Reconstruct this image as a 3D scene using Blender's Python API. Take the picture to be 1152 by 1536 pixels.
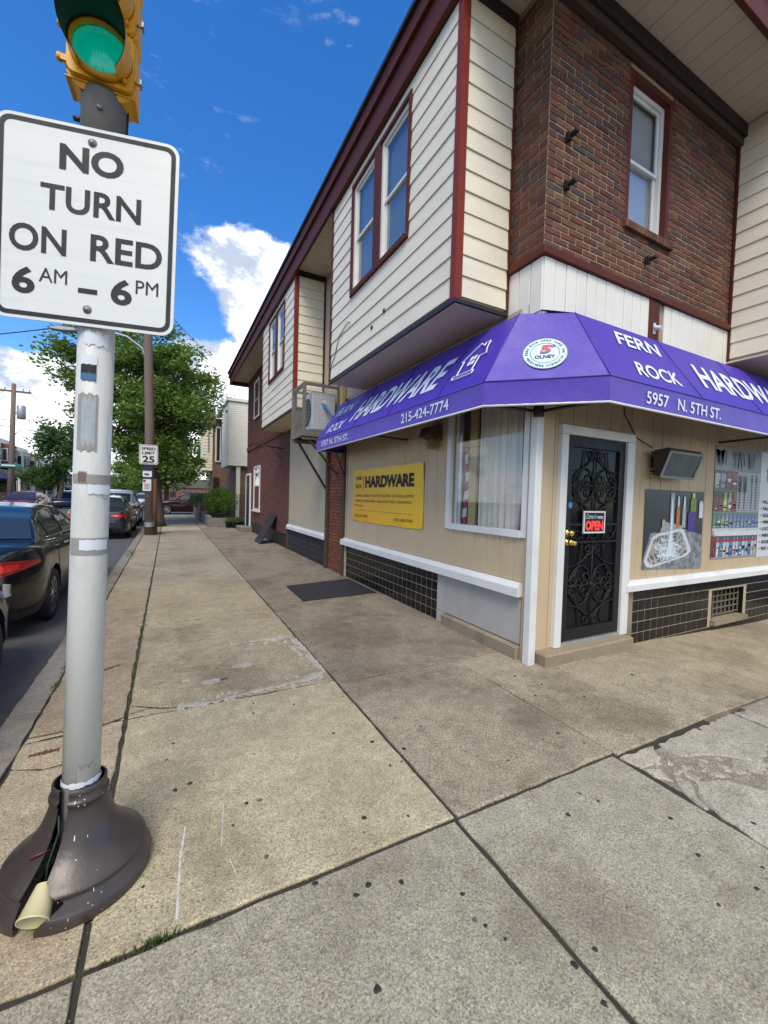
import bpy, bmesh, math, random
import numpy as np
from mathutils import Vector, Matrix
R_ = math.radians
scene = bpy.context.scene
for o in list(bpy.data.objects): bpy.data.objects.remove(o)
# ------------------------------------------------------------------ camera
cam_d = bpy.data.cameras.new('camera'); cam = bpy.data.objects.new('camera', cam_d)
scene.collection.objects.link(cam); scene.camera = cam
cam_d.sensor_fit = 'VERTICAL'; cam_d.sensor_height = 24.0; cam_d.sensor_width = 18.0
cam_d.lens = 621.0 / 1536.0 * 24.0
cam_d.clip_start = 0.05; cam_d.clip_end = 3000
d1 = Vector((252-576, -(738-768), -621)).normalized()
d2 = Vector((1764-576, -(780-768), -621)); d2 = (d2 - d1*d1.dot(d2)).normalized()
d3 = d2.cross(d1)
cam.matrix_world = Matrix.Translation((0, 0, 1.55)) @ Matrix((d2, d1, d3)).to_4x4()
# ------------------------------------------------------------------ sky, sun, exposure
SUN_AZ, SUN_EL = 212.0, 54.0
SKY_STRENGTH = 0.14
world = bpy.data.worlds.new('World'); scene.world = world; world.use_nodes = True
wt = world.node_tree; wt.nodes.clear()
def WN(t, **kw):
    n = wt.nodes.new(t)
    for k, v in kw.items(): setattr(n, k, v)
    return n
def WM(op, a, b=None, c=None):
    n = WN('ShaderNodeMath', operation=op)
    for i, v in enumerate((a, b, c)):
        if v is None: continue
        if isinstance(v, (int, float)): n.inputs[i].default_value = v
        else: wt.links.new(v, n.inputs[i])
    return n.outputs[0]
sky = WN('ShaderNodeTexSky', sky_type='NISHITA'); sky.sun_disc = False
sky.sun_elevation = R_(SUN_EL); sky.sun_rotation = R_(SUN_AZ); sky.air_density = 1.0; sky.dust_density = 0.3; sky.ozone_density = 3.0
hs = WN('ShaderNodeHueSaturation'); hs.inputs['Saturation'].default_value = 1.34; hs.inputs['Value'].default_value = 0.82; hs.inputs['Hue'].default_value = 0.508
wt.links.new(sky.outputs[0], hs.inputs['Color'])
tc = WN('ShaderNodeTexCoord'); DIR = tc.outputs['Generated']
sep = WN('ShaderNodeSeparateXYZ'); wt.links.new(DIR, sep.inputs[0])
def wnoise(scale, detail, rough, off, zs=1.6):
    mp = WN('ShaderNodeMapping'); mp.inputs['Scale'].default_value = (1, 1, zs); mp.inputs['Location'].default_value = off
    wt.links.new(DIR, mp.inputs[0])
    n = WN('ShaderNodeTexNoise'); n.inputs['Scale'].default_value = scale; n.inputs['Detail'].default_value = detail
    n.inputs['Roughness'].default_value = rough
    wt.links.new(mp.outputs[0], n.inputs['Vector']); return n.outputs['Fac']
n1 = wnoise(5.0, 9, 0.58, (1.3, 0.2, 0.4)); n2 = wnoise(9.0, 6, 0.6, (4.1, 2.2, 1.4)); n3 = wnoise(2.2, 4, 0.5, (7.7, 3.1, 0.3), 2.6)
elev = sep.outputs['Z']
mr = WN('ShaderNodeMapRange', interpolation_type='SMOOTHSTEP'); wt.links.new(elev, mr.inputs[0])
mr.inputs[1].default_value = 0.05; mr.inputs[2].default_value = 0.42; mr.inputs[3].default_value = 0.10; mr.inputs[4].default_value = -0.17
dens = WM('ADD', n1, mr.outputs[0])
dens = WM('ADD', dens, WM('MULTIPLY', WM('SUBTRACT', n3, 0.5), 0.35))
# tall cumulus heads round the horizon: azimuth, elevation, angular radius, weight
for az, el, rad, wgt in ((9, 20, 13, .31), (14, 26, 10, .20), (-12, 6, 12, .22), (2, 8, 12, .2), (195, 54, 42, .45), (215, 45, 34, .38), (110, 60, 30, .36), (75, 52, 26, .3), (62, 22, 15, .26), (118, 20, 13, .24), (166, 24, 16, .28),
                         (214, 19, 13, .25), (258, 23, 15, .27), (305, 21, 14, .25), (333, 10, 11, .20)):
    t = Vector((math.sin(R_(az))*math.cos(R_(el)), math.cos(R_(az))*math.cos(R_(el)), math.sin(R_(el))))
    dp = WN('ShaderNodeVectorMath', operation='DOT_PRODUCT'); wt.links.new(DIR, dp.inputs[0]); dp.inputs[1].default_value = t
    m = WN('ShaderNodeMapRange', interpolation_type='SMOOTHSTEP'); wt.links.new(dp.outputs['Value'], m.inputs[0])
    m.inputs[1].default_value = math.cos(R_(rad)); m.inputs[2].default_value = 1.0 - (1-math.cos(R_(rad)))*0.15
    m.inputs[3].default_value = 0.0; m.inputs[4].default_value = wgt
    dens = WM('ADD', dens, m.outputs[0])
mk = WN('ShaderNodeMapRange', interpolation_type='SMOOTHSTEP'); wt.links.new(dens, mk.inputs[0])
mk.inputs[1].default_value = 0.545; mk.inputs[2].default_value = 0.66
sh = WN('ShaderNodeMapRange', interpolation_type='SMOOTHSTEP')
wt.links.new(WM('ADD', n2, WM('MULTIPLY', WM('SUBTRACT', n1, 0.5), -0.5)), sh.inputs[0]); sh.inputs[1].default_value = 0.43; sh.inputs[2].default_value = 0.60
cc = WN('ShaderNodeMix', data_type='RGBA'); wt.links.new(sh.outputs[0], cc.inputs[0])
cc.inputs[6].default_value = (5.3, 5.35, 5.45, 1); cc.inputs[7].default_value = (2.0, 2.35, 2.9, 1)
n4 = wnoise(3.4, 7, 0.66, (2.2, 5.1, 3.3), 3.2); wsp = WN('ShaderNodeMapRange', interpolation_type='SMOOTHSTEP'); wt.links.new(n4, wsp.inputs[0]); wsp.inputs[1].default_value = 0.61; wsp.inputs[2].default_value = 0.80; wsp.inputs[4].default_value = 0.7
mx = WN('ShaderNodeMix', data_type='RGBA'); wt.links.new(WM('MAXIMUM', mk.outputs[0], wsp.outputs[0]), mx.inputs[0])
wt.links.new(hs.outputs[0], mx.inputs[6]); wt.links.new(cc.outputs[2], mx.inputs[7])
bg = WN('ShaderNodeBackground'); bg.inputs[1].default_value = SKY_STRENGTH
wo = WN('ShaderNodeOutputWorld'); wt.links.new(mx.outputs[2], bg.inputs[0]); wt.links.new(bg.outputs[0], wo.inputs[0])
sl = bpy.data.lights.new('sun', 'SUN'); sl.energy = 1.5; sl.angle = R_(28); sl.color = (1.0, 0.93, 0.82)
sun = bpy.data.objects.new('sun', sl); scene.collection.objects.link(sun)
sv = Vector((math.sin(R_(SUN_AZ))*math.cos(R_(SUN_EL)), math.cos(R_(SUN_AZ))*math.cos(R_(SUN_EL)), math.sin(R_(SUN_EL))))
sun.rotation_euler = sv.to_track_quat('Z', 'Y').to_euler(); sun.location = sv*60
vs = scene.view_settings; vs.view_transform = 'Standard'; vs.look = 'None'; vs.gamma = 1.0; vs.use_curve_mapping = False; vs.exposure = 1.08
# ------------------------------------------------------------------ helpers
rnd = random.Random(5)
COL = scene.collection
class MB:
    def __init__(s): s.v = []; s.f = []
    def add(s, vs_, fs):
        b = len(s.v); s.v += [tuple(p) for p in vs_]; s.f += [tuple(i+b for i in f) for f in fs]; return s
    def box(s, x0, x1, y0, y1, z0, z1):
        return s.add([(x0,y0,z0),(x1,y0,z0),(x1,y1,z0),(x0,y1,z0),(x0,y0,z1),(x1,y0,z1),(x1,y1,z1),(x0,y1,z1)],
                     [(0,3,2,1),(4,5,6,7),(0,1,5,4),(1,2,6,5),(2,3,7,6),(3,0,4,7)])
    def prism(s, poly, ext):
        n = len(poly); e = Vector(ext); a = [Vector(p) for p in poly]
        nr = sum(((a[i]).cross(a[(i+1) % n]) for i in range(n)), Vector())
        if nr.dot(e) > 0: a = a[::-1]
        return s.add(a+[p+e for p in a], [tuple(range(n)), tuple(range(2*n-1, n-1, -1))]+[(i, i+n, (i+1) % n+n, (i+1) % n) for i in range(n)])
    def tube(s, pts, r, n=8, cap=True):
        P = [Vector(p) for p in pts]; m = len(P); rr = r if isinstance(r, (list, tuple)) else [r]*m
        b = len(s.v); up = None
        for i, p in enumerate(P):
            t = (P[min(i+1, m-1)]-P[max(i-1, 0)]); t = t.normalized() if t.length > 1e-9 else Vector((0,0,1))
            if up is None: up = Vector((0,0,1)) if abs(t.z) < .9 else Vector((1,0,0))
            u = t.cross(up); u = u.normalized() if u.length > 1e-6 else t.orthogonal().normalized()
            w = u.cross(t); up = w
            for k in range(n):
                a = 2*math.pi*k/n; s.v.append(tuple(p+(u*math.cos(a)+w*math.sin(a))*rr[i]))
        for i in range(m-1):
            for k in range(n):
                s.f.append((b+i*n+k, b+i*n+(k+1) % n, b+(i+1)*n+(k+1) % n, b+(i+1)*n+k))
        if cap: s.f.append(tuple(b+k for k in range(n-1, -1, -1))); s.f.append(tuple(b+(m-1)*n+k for k in range(n)))
        return s
    def lathe(s, prof, c=(0,0,0), n=24, axis='Z', a0=0, a1=360):
        full = abs(a1-a0) >= 359.9; m = n if full else n+1; b = len(s.v)
        for r, h in prof:
            for k in range(m):
                a = R_(a0+(a1-a0)*k/n); x, y = r*math.cos(a), r*math.sin(a)
                p = {'Z': (x, y, h), 'Y': (x, h, y), 'X': (h, x, y)}[axis]
                s.v.append((p[0]+c[0], p[1]+c[1], p[2]+c[2]))
        for i in range(len(prof)-1):
            for k in range(n):
                k2 = (k+1) % m
                s.f.append((b+i*m+k, b+i*m+k2, b+(i+1)*m+k2, b+(i+1)*m+k))
        return s
    def disc(s, c, r, u, w, n=24, ry=None):
        u, w, c = Vector(u), Vector(w), Vector(c); ry = ry or r
        return s.add([c+u*r*math.cos(2*math.pi*k/n)+w*ry*math.sin(2*math.pi*k/n) for k in range(n)], [tuple(range(n))])
    def grid(s, fn, nu, nv):
        b = len(s.v)
        for i in range(nu+1):
            for j in range(nv+1): s.v.append(tuple(fn(i/nu, j/nv)))
        for i in range(nu):
            for j in range(nv):
                a = b+i*(nv+1)+j; s.f.append((a, a+nv+1, a+nv+2, a+1))
        return s
    def mesh(s, name, smooth=False, bevel=0):
        me = bpy.data.meshes.new(name); me.from_pydata(s.v, [], s.f); me.update()
        if bevel:
            bm = bmesh.new(); bm.from_mesh(me)
            bmesh.ops.bevel(bm, geom=list(bm.edges), offset=bevel, segments=1, affect='EDGES', profile=.5)
            bm.to_mesh(me); bm.free()
        if smooth: me.polygons.foreach_set('use_smooth', [True]*len(me.polygons))
        return me
    def build(s, name, mat, parent=None, smooth=False, bevel=0, loc=(0,0,0), local=False):
        return O(name, s.mesh(name, smooth, bevel), mat, parent, loc, local)
def O(name, me, mat, parent=None, loc=(0,0,0), local=False):
    o = bpy.data.objects.new(name, me); COL.objects.link(o); o.location = loc
    if mat and not me.materials: me.materials.append(mat)
    if parent:
        o.parent = parent
        if not local and parent.type == 'EMPTY': o.matrix_parent_inverse = Matrix.Translation(-Vector(parent.location))
    return o
def smooth_angle(o, deg=35):
    me = o.data; me.polygons.foreach_set('use_smooth', [True]*len(me.polygons))
    try: me.set_sharp_from_angle(angle=R_(deg))
    except Exception: pass
    return o
def E(name, loc, label=None, cat=None, group=None, rot=(0,0,0)):
    o = bpy.data.objects.new(name, None); COL.objects.link(o); o.location = loc; o.rotation_euler = rot; o.empty_display_size = .2
    if label: T(o, label, cat, group)
    return o
def T(o, label, cat=None, group=None):
    o['label'] = label
    if cat: o['category'] = cat
    if group: o['group'] = group
    return o
def S(o): o['kind'] = 'structure'; return o
def copy_tree(o, parent=None):
    c = o.copy(); COL.objects.link(c)
    if parent: c.parent = parent
    for ch in o.children: copy_tree(ch, c)
    return c
def rounded(w, h, r, n=5):
    pts = []
    for cx_, cz_, a0 in ((w-r, r, -90), (w-r, h-r, 0), (r, h-r, 90), (r, r, 180)):
        for k in range(n+1):
            a = R_(a0+90*k/n); pts.append((cx_+r*math.cos(a), cz_+r*math.sin(a)))
    return pts
def text(s, quad, mat, parent, name='lettering', bold=0.02, off=(0,0,0), local=False):
    """map the outline of a word onto the parallelogram bl, br, tl"""
    cu = bpy.data.curves.new(name, 'FONT'); cu.body = s; cu.size = 1; cu.offset = bold; cu.resolution_u = 4
    ob = bpy.data.objects.new(name, cu); COL.objects.link(ob)
    me = bpy.data.meshes.new_from_object(ob)
    bpy.data.objects.remove(ob); bpy.data.curves.remove(cu)
    co = np.zeros(len(me.vertices)*3); me.vertices.foreach_get('co', co); co = co.reshape(-1, 3)
    x0, y0 = co[:,0].min(), co[:,1].min(); w, h = co[:,0].max()-x0, co[:,1].max()-y0
    bl, br, tl = (np.array(q, float) for q in quad)
    out = bl+np.outer((co[:,0]-x0)/w, br-bl)+np.outer((co[:,1]-y0)/h, tl-bl)+np.array(off, float)
    # one mesh for each word: faces are gathered from left to right and split at the spaces
    fs = sorted(([*p_.vertices] for p_ in me.polygons), key=lambda f: co[f, 0].min()); groups = []; xm = None
    for f in fs:
        a = co[f, 0].min(); b = co[f, 0].max()
        if xm is None or a > xm+.19: groups.append([]); xm = b
        groups[-1].append(f); xm = max(xm, b)
    res = []
    for g_ in groups:
        m = MB(); ids = {}
        for f in g_:
            for i in f: ids.setdefault(i, len(ids))
        m.v = [tuple(out[i]) for i in ids]; m.f = [tuple(ids[i] for i in f) for f in g_]
        res.append(O(name, m.mesh(name), mat, parent, local=local))
    bpy.data.meshes.remove(me); return res
# ------------------------------------------------------------------ materials
def lin(h):
    h = h.lstrip('#'); c = [int(h[i:i+2], 16)/255 for i in (0, 2, 4)]
    return tuple(x/12.92 if x <= .04045 else ((x+.055)/1.055)**2.4 for x in c)
class NT:
    def __init__(s, name):
        s.m = bpy.data.materials.new(name); s.m.use_nodes = True; s.t = s.m.node_tree; s.t.nodes.clear()
        s.out = s.n('ShaderNodeOutputMaterial'); s.b = s.n('ShaderNodeBsdfPrincipled'); s.l(s.b.outputs[0], s.out.inputs[0])
    def n(s, t, **kw):
        x = s.t.nodes.new(t)
        for k, v in kw.items(): setattr(x, k, v)
        return x
    def l(s, a, b): s.t.links.new(a, b)
    def pos(s, space='pos'):
        if space == 'pos': return s.n('ShaderNodeNewGeometry').outputs['Position']
        return s.n('ShaderNodeTexCoord').outputs['Object']
    def noise(s, vec, scale, detail=4, rough=.55, stretch=None):
        if stretch:
            mp = s.n('ShaderNodeMapping'); mp.inputs['Scale'].default_value = stretch; s.l(vec, mp.inputs[0]); vec = mp.outputs[0]
        x = s.n('ShaderNodeTexNoise'); x.inputs['Scale'].default_value = scale; x.inputs['Detail'].default_value = detail
        x.inputs['Roughness'].default_value = rough; s.l(vec, x.inputs['Vector']); return x.outputs['Fac']
    def ramp(s, fac, stops):
        r = s.n('ShaderNodeValToRGB'); e = r.color_ramp.elements
        while len(e) > 1: e.remove(e[-1])
        e[0].position = stops[0][0]; e[0].color = (*stops[0][1], 1)
        for p, c in stops[1:]: x = e.new(p); x.color = (*c, 1)
        s.l(fac, r.inputs[0]); return r.outputs[0]
    def map(s, fac, a, b, c=0., d=1.):
        r = s.n('ShaderNodeMapRange'); r.inputs[1].default_value = a; r.inputs[2].default_value = b
        r.inputs[3].default_value = c; r.inputs[4].default_value = d; s.l(fac, r.inputs[0]); return r.outputs[0]
    def mix(s, fac, a, b, mode='MIX'):
        x = s.n('ShaderNodeMix', data_type='RGBA', blend_type=mode)
        for i, v in ((0, fac), (6, a), (7, b)):
            if hasattr(v, 'links'): s.l(v, x.inputs[i])
            elif i == 0: x.inputs[0].default_value = v
            else: x.inputs[i].default_value = (*v, 1)
        return x.outputs[2]
    def math(s, op, a, b):
        x = s.n('ShaderNodeMath', operation=op)
        for i, v in ((0, a), (1, b)):
            if hasattr(v, 'links'): s.l(v, x.inputs[i])
            else: x.inputs[i].default_value = v
        return x.outputs[0]
    def bump(s, h, dist, strength=1.):
        x = s.n('ShaderNodeBump'); x.inputs['Distance'].default_value = dist; x.inputs['Strength'].default_value = strength
        s.l(h, x.inputs['Height']); s.l(x.outputs[0], s.b.inputs['Normal'])
    def col(s, c):
        if hasattr(c, 'links'): s.l(c, s.b.inputs['Base Color'])
        else: s.b.inputs['Base Color'].default_value = (*c, 1)
    def set(s, **kw):
        for k, v in kw.items():
            k = {'rough': 'Roughness', 'metal': 'Metallic', 'coat': 'Coat Weight', 'spec': 'Specular IOR Level', 'coatr': 'Coat Roughness'}[k]
            if hasattr(v, 'links'): s.l(v, s.b.inputs[k])
            else: s.b.inputs[k].default_value = v
        return s
def M(name, c, rough=.6, metal=0., var=.12, scale=6, bump=0., bscale=120, dirt=0., dirtc=(.05,.04,.03), space='pos', stretch=None, coat=0, spec=.5):
    """painted or plain surface: tone variation, grime blotches, fine relief"""
    if isinstance(c, str): c = lin(c)
    t = NT(name); p = t.pos(space); n = t.noise(p, scale, 5, .6, stretch)
    k = t.mix(n, tuple(x*(1-var) for x in c), tuple(min(1, x*(1+var)) for x in c))
    if dirt:
        n2 = t.noise(p, scale*.45, 7, .68, stretch); k = t.mix(t.math('MULTIPLY', t.map(n2, .5, .72), dirt), k, dirtc)
    t.col(k); t.set(rough=t.map(n, .3, .7, max(.02, rough-.08), min(1, rough+.08)), metal=metal, coat=coat, spec=spec)
    if bump: t.bump(t.noise(p, bscale, 4, .6, stretch), bump)
    return t.m
def concrete(name, base, speck=1.0, stain=.5, obj=True):
    """worn exposed-aggregate paving"""
    t = NT(name); p = t.pos()
    v = t.n('ShaderNodeTexVoronoi'); v.inputs['Scale'].default_value = 95; v.inputs['Randomness'].default_value = 1; t.l(p, v.inputs['Vector'])
    v2 = t.n('ShaderNodeTexVoronoi'); v2.inputs['Scale'].default_value = 58; wv = t.n('ShaderNodeVectorMath', operation='ADD'); wn = t.n('ShaderNodeTexNoise'); wn.inputs['Scale'].default_value = 70; t.l(p, wn.inputs['Vector']); wsc = t.n('ShaderNodeVectorMath', operation='SCALE'); wsc.inputs['Scale'].default_value = .007; t.l(wn.outputs['Color'], wsc.inputs[0]); t.l(p, wv.inputs[0]); t.l(wsc.outputs[0], wv.inputs[1]); t.l(wv.outputs[0], v2.inputs['Vector'])
    big = t.noise(p, 1.6, 9, .72); mid = t.noise(p, 9, 5, .62); fine = t.noise(p, 160, 3, .6)
    if obj: b = t.n('ShaderNodeObjectInfo').outputs['Color']
    else: b = t.mix(0., base, base)
    c = t.mix(t.map(mid, .3, .7), t.mix(1., b, (.80,.79,.78), 'MULTIPLY'), t.mix(1., b, (1.14,1.13,1.11), 'MULTIPLY'))
    c = t.mix(t.math('MULTIPLY', t.map(fine, .4, .75), .35), c, t.mix(1., b, (.55,.52,.48), 'MULTIPLY'))
    v3 = t.n('ShaderNodeTexVoronoi'); v3.inputs['Scale'].default_value = 190; t.l(p, v3.inputs['Vector']); s3 = t.n('ShaderNodeSeparateColor'); t.l(v3.outputs['Color'], s3.inputs[0])
    c = t.mix(speck*.75, c, t.mix(1., c, t.ramp(s3.outputs[0], [(0, (.45,.42,.38)), (.3, (.8,.78,.75)), (.6, (1.0,1.0,1.0)), (1, (1.45,1.42,1.35))]), 'MULTIPLY'))
    sep_ = t.n('ShaderNodeSeparateColor'); t.l(v.outputs['Color'], sep_.inputs[0])
    pb = t.math('MULTIPLY', t.math('GREATER_THAN', sep_.outputs[0], .78), t.math('LESS_THAN', v.outputs['Distance'], .34))
    peb = t.mix(sep_.outputs[1], (.20,.14,.09), (.62,.58,.50))
    c = t.mix(t.math('MULTIPLY', pb, .55*speck), c, peb)
    s2 = t.n('ShaderNodeSeparateColor'); t.l(v2.outputs['Color'], s2.inputs[0])
    pb2 = t.math('MULTIPLY', t.math('GREATER_THAN', s2.outputs[0], .80), t.math('LESS_THAN', v2.outputs['Distance'], .3))
    c = t.mix(t.math('MULTIPLY', pb2, .7*speck), c, t.ramp(s2.outputs[2], [(0, (.10,.075,.05)), (.45, (.26,.20,.13)), (.75, (.42,.38,.31)), (1, (.58,.55,.49))]))
    c = t.mix(t.math('MULTIPLY', t.map(big, .46, .72), stain), c, t.mix(1., b, (.42,.38,.33), 'MULTIPLY'))
    st1 = t.noise(p, .75, 5, .6); st2 = t.noise(p, 4.2, 6, .7)
    c = t.mix(t.math('MULTIPLY', t.map(st1, .50, .60), stain*1.0), c, t.mix(1., c, (.66,.63,.60), 'MULTIPLY'))
    c = t.mix(t.math('MULTIPLY', t.map(st2, .58, .70), stain*1.1), c, t.mix(1., c, (.60,.57,.53), 'MULTIPLY'))
    c = t.mix(t.math('MULTIPLY', t.map(st2, .40, .30), stain*.4), c, t.mix(1., c, (1.25,1.24,1.22), 'MULTIPLY'))
    t.col(c); t.set(rough=.88, spec=.3)
    h = t.math('ADD', t.math('MULTIPLY', fine, .5), t.math('MULTIPLY', v.outputs['Distance'], -.6)); t.bump(t.math('ADD', h, t.math('MULTIPLY', mid, .6)), .004, .8)
    return t.m
def brickmat(name, c1, c2, mortar, axis=('X','Y'), bw=.213, bh=.0675):
    """brickwork seen from too far off to pick the bricks apart"""
    t = NT(name); p = t.pos(); sp = t.n('ShaderNodeSeparateXYZ'); t.l(p, sp.inputs[0])
    u = t.math('ADD', sp.outputs['X'], sp.outputs['Y'])
    cb = t.n('ShaderNodeCombineXYZ'); t.l(u, cb.inputs[0]); t.l(sp.outputs['Z'], cb.inputs[1])
    b = t.n('ShaderNodeTexBrick'); b.inputs['Scale'].default_value = 1; b.inputs['Brick Width'].default_value = bw; b.inputs['Row Height'].default_value = bh
    b.inputs['Mortar Size'].default_value = .010; b.inputs['Mortar Smooth'].default_value = .2; b.inputs['Bias'].default_value = 0
    b.inputs['Color1'].default_value = (*c1, 1); b.inputs['Color2'].default_value = (*c2, 1); b.inputs['Mortar'].default_value = (*mortar, 1)
    t.l(cb.outputs[0], b.inputs['Vector'])
    n = t.noise(p, 3, 6, .65); c = t.mix(t.math('MULTIPLY', t.map(n, .4, .75), .6), b.outputs['Color'], tuple(x*.45 for x in c1))
    t.col(c); t.set(rough=.85); t.bump(t.math('ADD', t.math('MULTIPLY', b.outputs['Fac'], -1.), t.math('MULTIPLY', t.noise(p, 90), .3)), .006)
    return t.m
def single_brick():
    t = NT('tapestry_brick'); p = t.pos()
    r = t.n('ShaderNodeObjectInfo').outputs['Random']; i = t.n('ShaderNodeNewGeometry').outputs['Random Per Island']
    f = t.math('FRACT', t.math('ADD', t.math('MULTIPLY', r, 7.3), i), 0)
    c = t.ramp(f, [(0, lin('#5f3628')), (.2, lin('#70422f')), (.38, lin('#7d4e3b')), (.52, lin('#633f35')), (.66, lin('#544746')), (.76, lin('#744334')), (.88, lin('#7a5f3e')), (1, lin('#463230'))])
    n = t.noise(p, 45, 5, .7); c = t.mix(t.map(n, .35, .7), c, t.mix(1., c, (.55,.5,.5), 'MULTIPLY'))
    c = t.mix(t.math('MULTIPLY', t.map(t.noise(p, 2.2, 6, .7), .52, .75), .55), c, (.03,.025,.022))
    t.col(c); t.set(rough=.8, spec=.35); t.bump(t.noise(p, 130, 5, .7), .005); return t.m
def glass(name, tint=(.97,.98,.98), refl=1.0):
    t = NT(name); t.t.nodes.remove(t.b)
    ge = t.n('ShaderNodeNewGeometry'); dt = t.n('ShaderNodeVectorMath', operation='DOT_PRODUCT'); t.l(ge.outputs['Normal'], dt.inputs[0]); t.l(ge.outputs['Incoming'], dt.inputs[1])
    sch = t.math('ADD', t.math('MULTIPLY', t.math('POWER', t.math('SUBTRACT', 1., t.math('ABSOLUTE', dt.outputs['Value'], 0.)), 5.), .95), .05)
    a = t.n('ShaderNodeBsdfTransparent'); a.inputs[0].default_value = (*tint, 1); g = t.n('ShaderNodeBsdfGlossy'); g.inputs['Roughness'].default_value = .015
    m = t.n('ShaderNodeMixShader'); t.l(t.math('MINIMUM', t.math('MULTIPLY', sch, refl), 1.), m.inputs[0]); t.l(a.outputs[0], m.inputs[1]); t.l(g.outputs[0], m.inputs[2]); t.l(m.outputs[0], t.out.inputs[0])
    return t.m
def leafmat(name, a, b, c):
    t = NT(name); i = t.n('ShaderNodeNewGeometry').outputs['Random Per Island']
    t.col(t.ramp(i, [(0, a), (.5, b), (1, c)])); t.set(rough=.55, spec=.3)
    tr = t.n('ShaderNodeBsdfTranslucent'); tr.inputs[0].default_value = (*[x*1.6 for x in b], 1)
    m = t.n('ShaderNodeMixShader'); m.inputs[0].default_value = .3; t.l(t.b.outputs[0], m.inputs[1]); t.l(tr.outputs[0], m.inputs[2]); t.l(m.outputs[0], t.out.inputs[0])
    return t.m
def emis(name, c, s):
    t = NT(name); t.col(c); t.b.inputs['Emission Color'].default_value = (*c, 1); t.b.inputs['Emission Strength'].default_value = s; return t.m
MT = {}
MT['slab'] = concrete('paving_concrete', (.3,.28,.23)); MT['slabc'] = concrete('coarse_worn_paving', (.3,.28,.23), 1.25, .75); MT['kerb'] = concrete('kerb_concrete', (.24,.22,.19), .5, .5, False)
MT['cement'] = concrete('cement_patch', (.42,.40,.355), .9, .25, False)
MT['asphalt'] = M('asphalt', (.075,.075,.078), .9, var=.35, scale=14, bump=.006, bscale=140, dirt=.5, dirtc=(.03,.03,.03))
MT['soil'] = M('joint_soil', (.035,.03,.022), .95, var=.5, scale=30, bump=.004)
MT['gum2'] = M('faded_gum', (.09,.08,.07), .85, var=.4, scale=60); MT['gum'] = M('gum', (.022,.02,.019), .7, var=.3)
MT['chalk'] = M('chalk_white', (.5,.48,.45), .9, var=.2, scale=40)
MT['rustm'] = M('rust_stain', (.10,.045,.02), .9, var=.3, scale=40)
MT['siding'] = M('cream_siding', '#e2d8c1', .5, var=.05, scale=2.2, bump=.0012, bscale=60, dirt=.16, dirtc=(.22,.19,.15), stretch=(1,1,2.5))
MT['sidingw'] = M('white_siding', '#e0dccf', .5, var=.05, scale=2, dirt=.15, dirtc=(.25,.22,.18))
MT['tan'] = M('tan_panel_paint', '#bba685', .62, var=.08, scale=3, bump=.0015, bscale=90, dirt=.22, dirtc=(.14,.11,.08), stretch=(3,3,.6))
MT['tan2'] = M('taupe_panel_paint', '#afa188', .65, var=.08, scale=3, dirt=.2, dirtc=(.14,.11,.08))
MT['maroon'] = M('maroon_paint', '#552719', .55, var=.15, scale=5, dirt=.2, dirtc=(.03,.012,.01), spec=.22)
MT['maroonl'] = M('red_trim_paint', '#7a2f20', .5, var=.15, scale=5, spec=.25)
MT['soffit'] = M('soffit_panel', '#cdbfa4', .6, var=.06, scale=2, dirt=.25, dirtc=(.15,.12,.09))
MT['black'] = M('black_trim', (.012,.011,.011), .5); MT['roofing'] = M('roof_felt', (.03,.03,.032), .9)
MT['white'] = M('white_trim_paint', '#d4d3ce', .45, var=.05, scale=5, dirt=.22, dirtc=(.25,.23,.2))
MT['mortar'] = M('mortar', '#9c8a71', .95, var=.2, scale=12, bump=.002)
MT['brick'] = single_brick()
MT['brickfar'] = brickmat('red_painted_brick', lin('#66332a'), lin('#7d4435'), lin('#2a1a17'))
MT['brickpier'] = brickmat('orange_red_brick', lin('#96502f'), lin('#6e3422'), lin('#3d2a22'))
MT['brickbrown'] = brickmat('brown_brick', lin('#7d5f47'), lin('#6a4c3a'), lin('#8d7a66'))
MT['tile'] = M('black_glazed_tile', (.008,.008,.009), .2, var=.4, scale=3, dirt=.35, dirtc=(.04,.036,.03), spec=.3)
MT['grout'] = M('grout', '#a5987a', .9, var=.3, scale=9)
MT['tilefar'] = brickmat('far_black_tile', (.012,.012,.013), (.016,.016,.017), (.05,.045,.04), bw=.13, bh=.13)
MT['stone'] = M('stone_base', '#8a7d66', .85, var=.25, scale=5, bump=.006, bscale=40, dirt=.5, dirtc=(.07,.06,.05))
MT['greypanel'] = M('grey_cement_board', '#aaa69c', .8, var=.1, scale=3, dirt=.35, dirtc=(.2,.19,.17), bump=.002, bscale=70)
MT['purple'] = M('purple_awning_vinyl', '#46319f', .5, var=.05, scale=2.5, bump=.006, bscale=5, dirt=.14, dirtc=(.05,.035,.17))
MT['purple2'] = M('violet_valance_vinyl', '#5b47a9', .5, var=.08, scale=2.5, bump=.010, bscale=6, dirt=.25, dirtc=(.09,.06,.25))
MT['letter'] = M('white_lettering', '#d5dce6', .5, var=.04)
MT['alu'] = M('aluminium', (.55,.55,.56), .4, .8, var=.1); MT['steel'] = M('galvanised_steel', (.36,.37,.38), .5, .7, var=.2, scale=9)
MT['rod'] = M('dark_rod', (.06,.06,.062), .45, .6)
MT['glass'] = glass('window_glass'); MT['glassd'] = glass('reflective_glass', (.85,.87,.89), 1.7)
MT['room'] = M('dark_room', (.02,.02,.022), .9); MT['roomb'] = M('dim_blind', (.33,.35,.36), .9, var=.15, scale=3)
MT['curtain'] = M('sheer_curtain', '#dfd7c8', .9, var=.1, scale=4); MT['curtainw'] = M('white_lace_curtain', '#d8dad9', .9, var=.15, scale=40)
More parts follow.
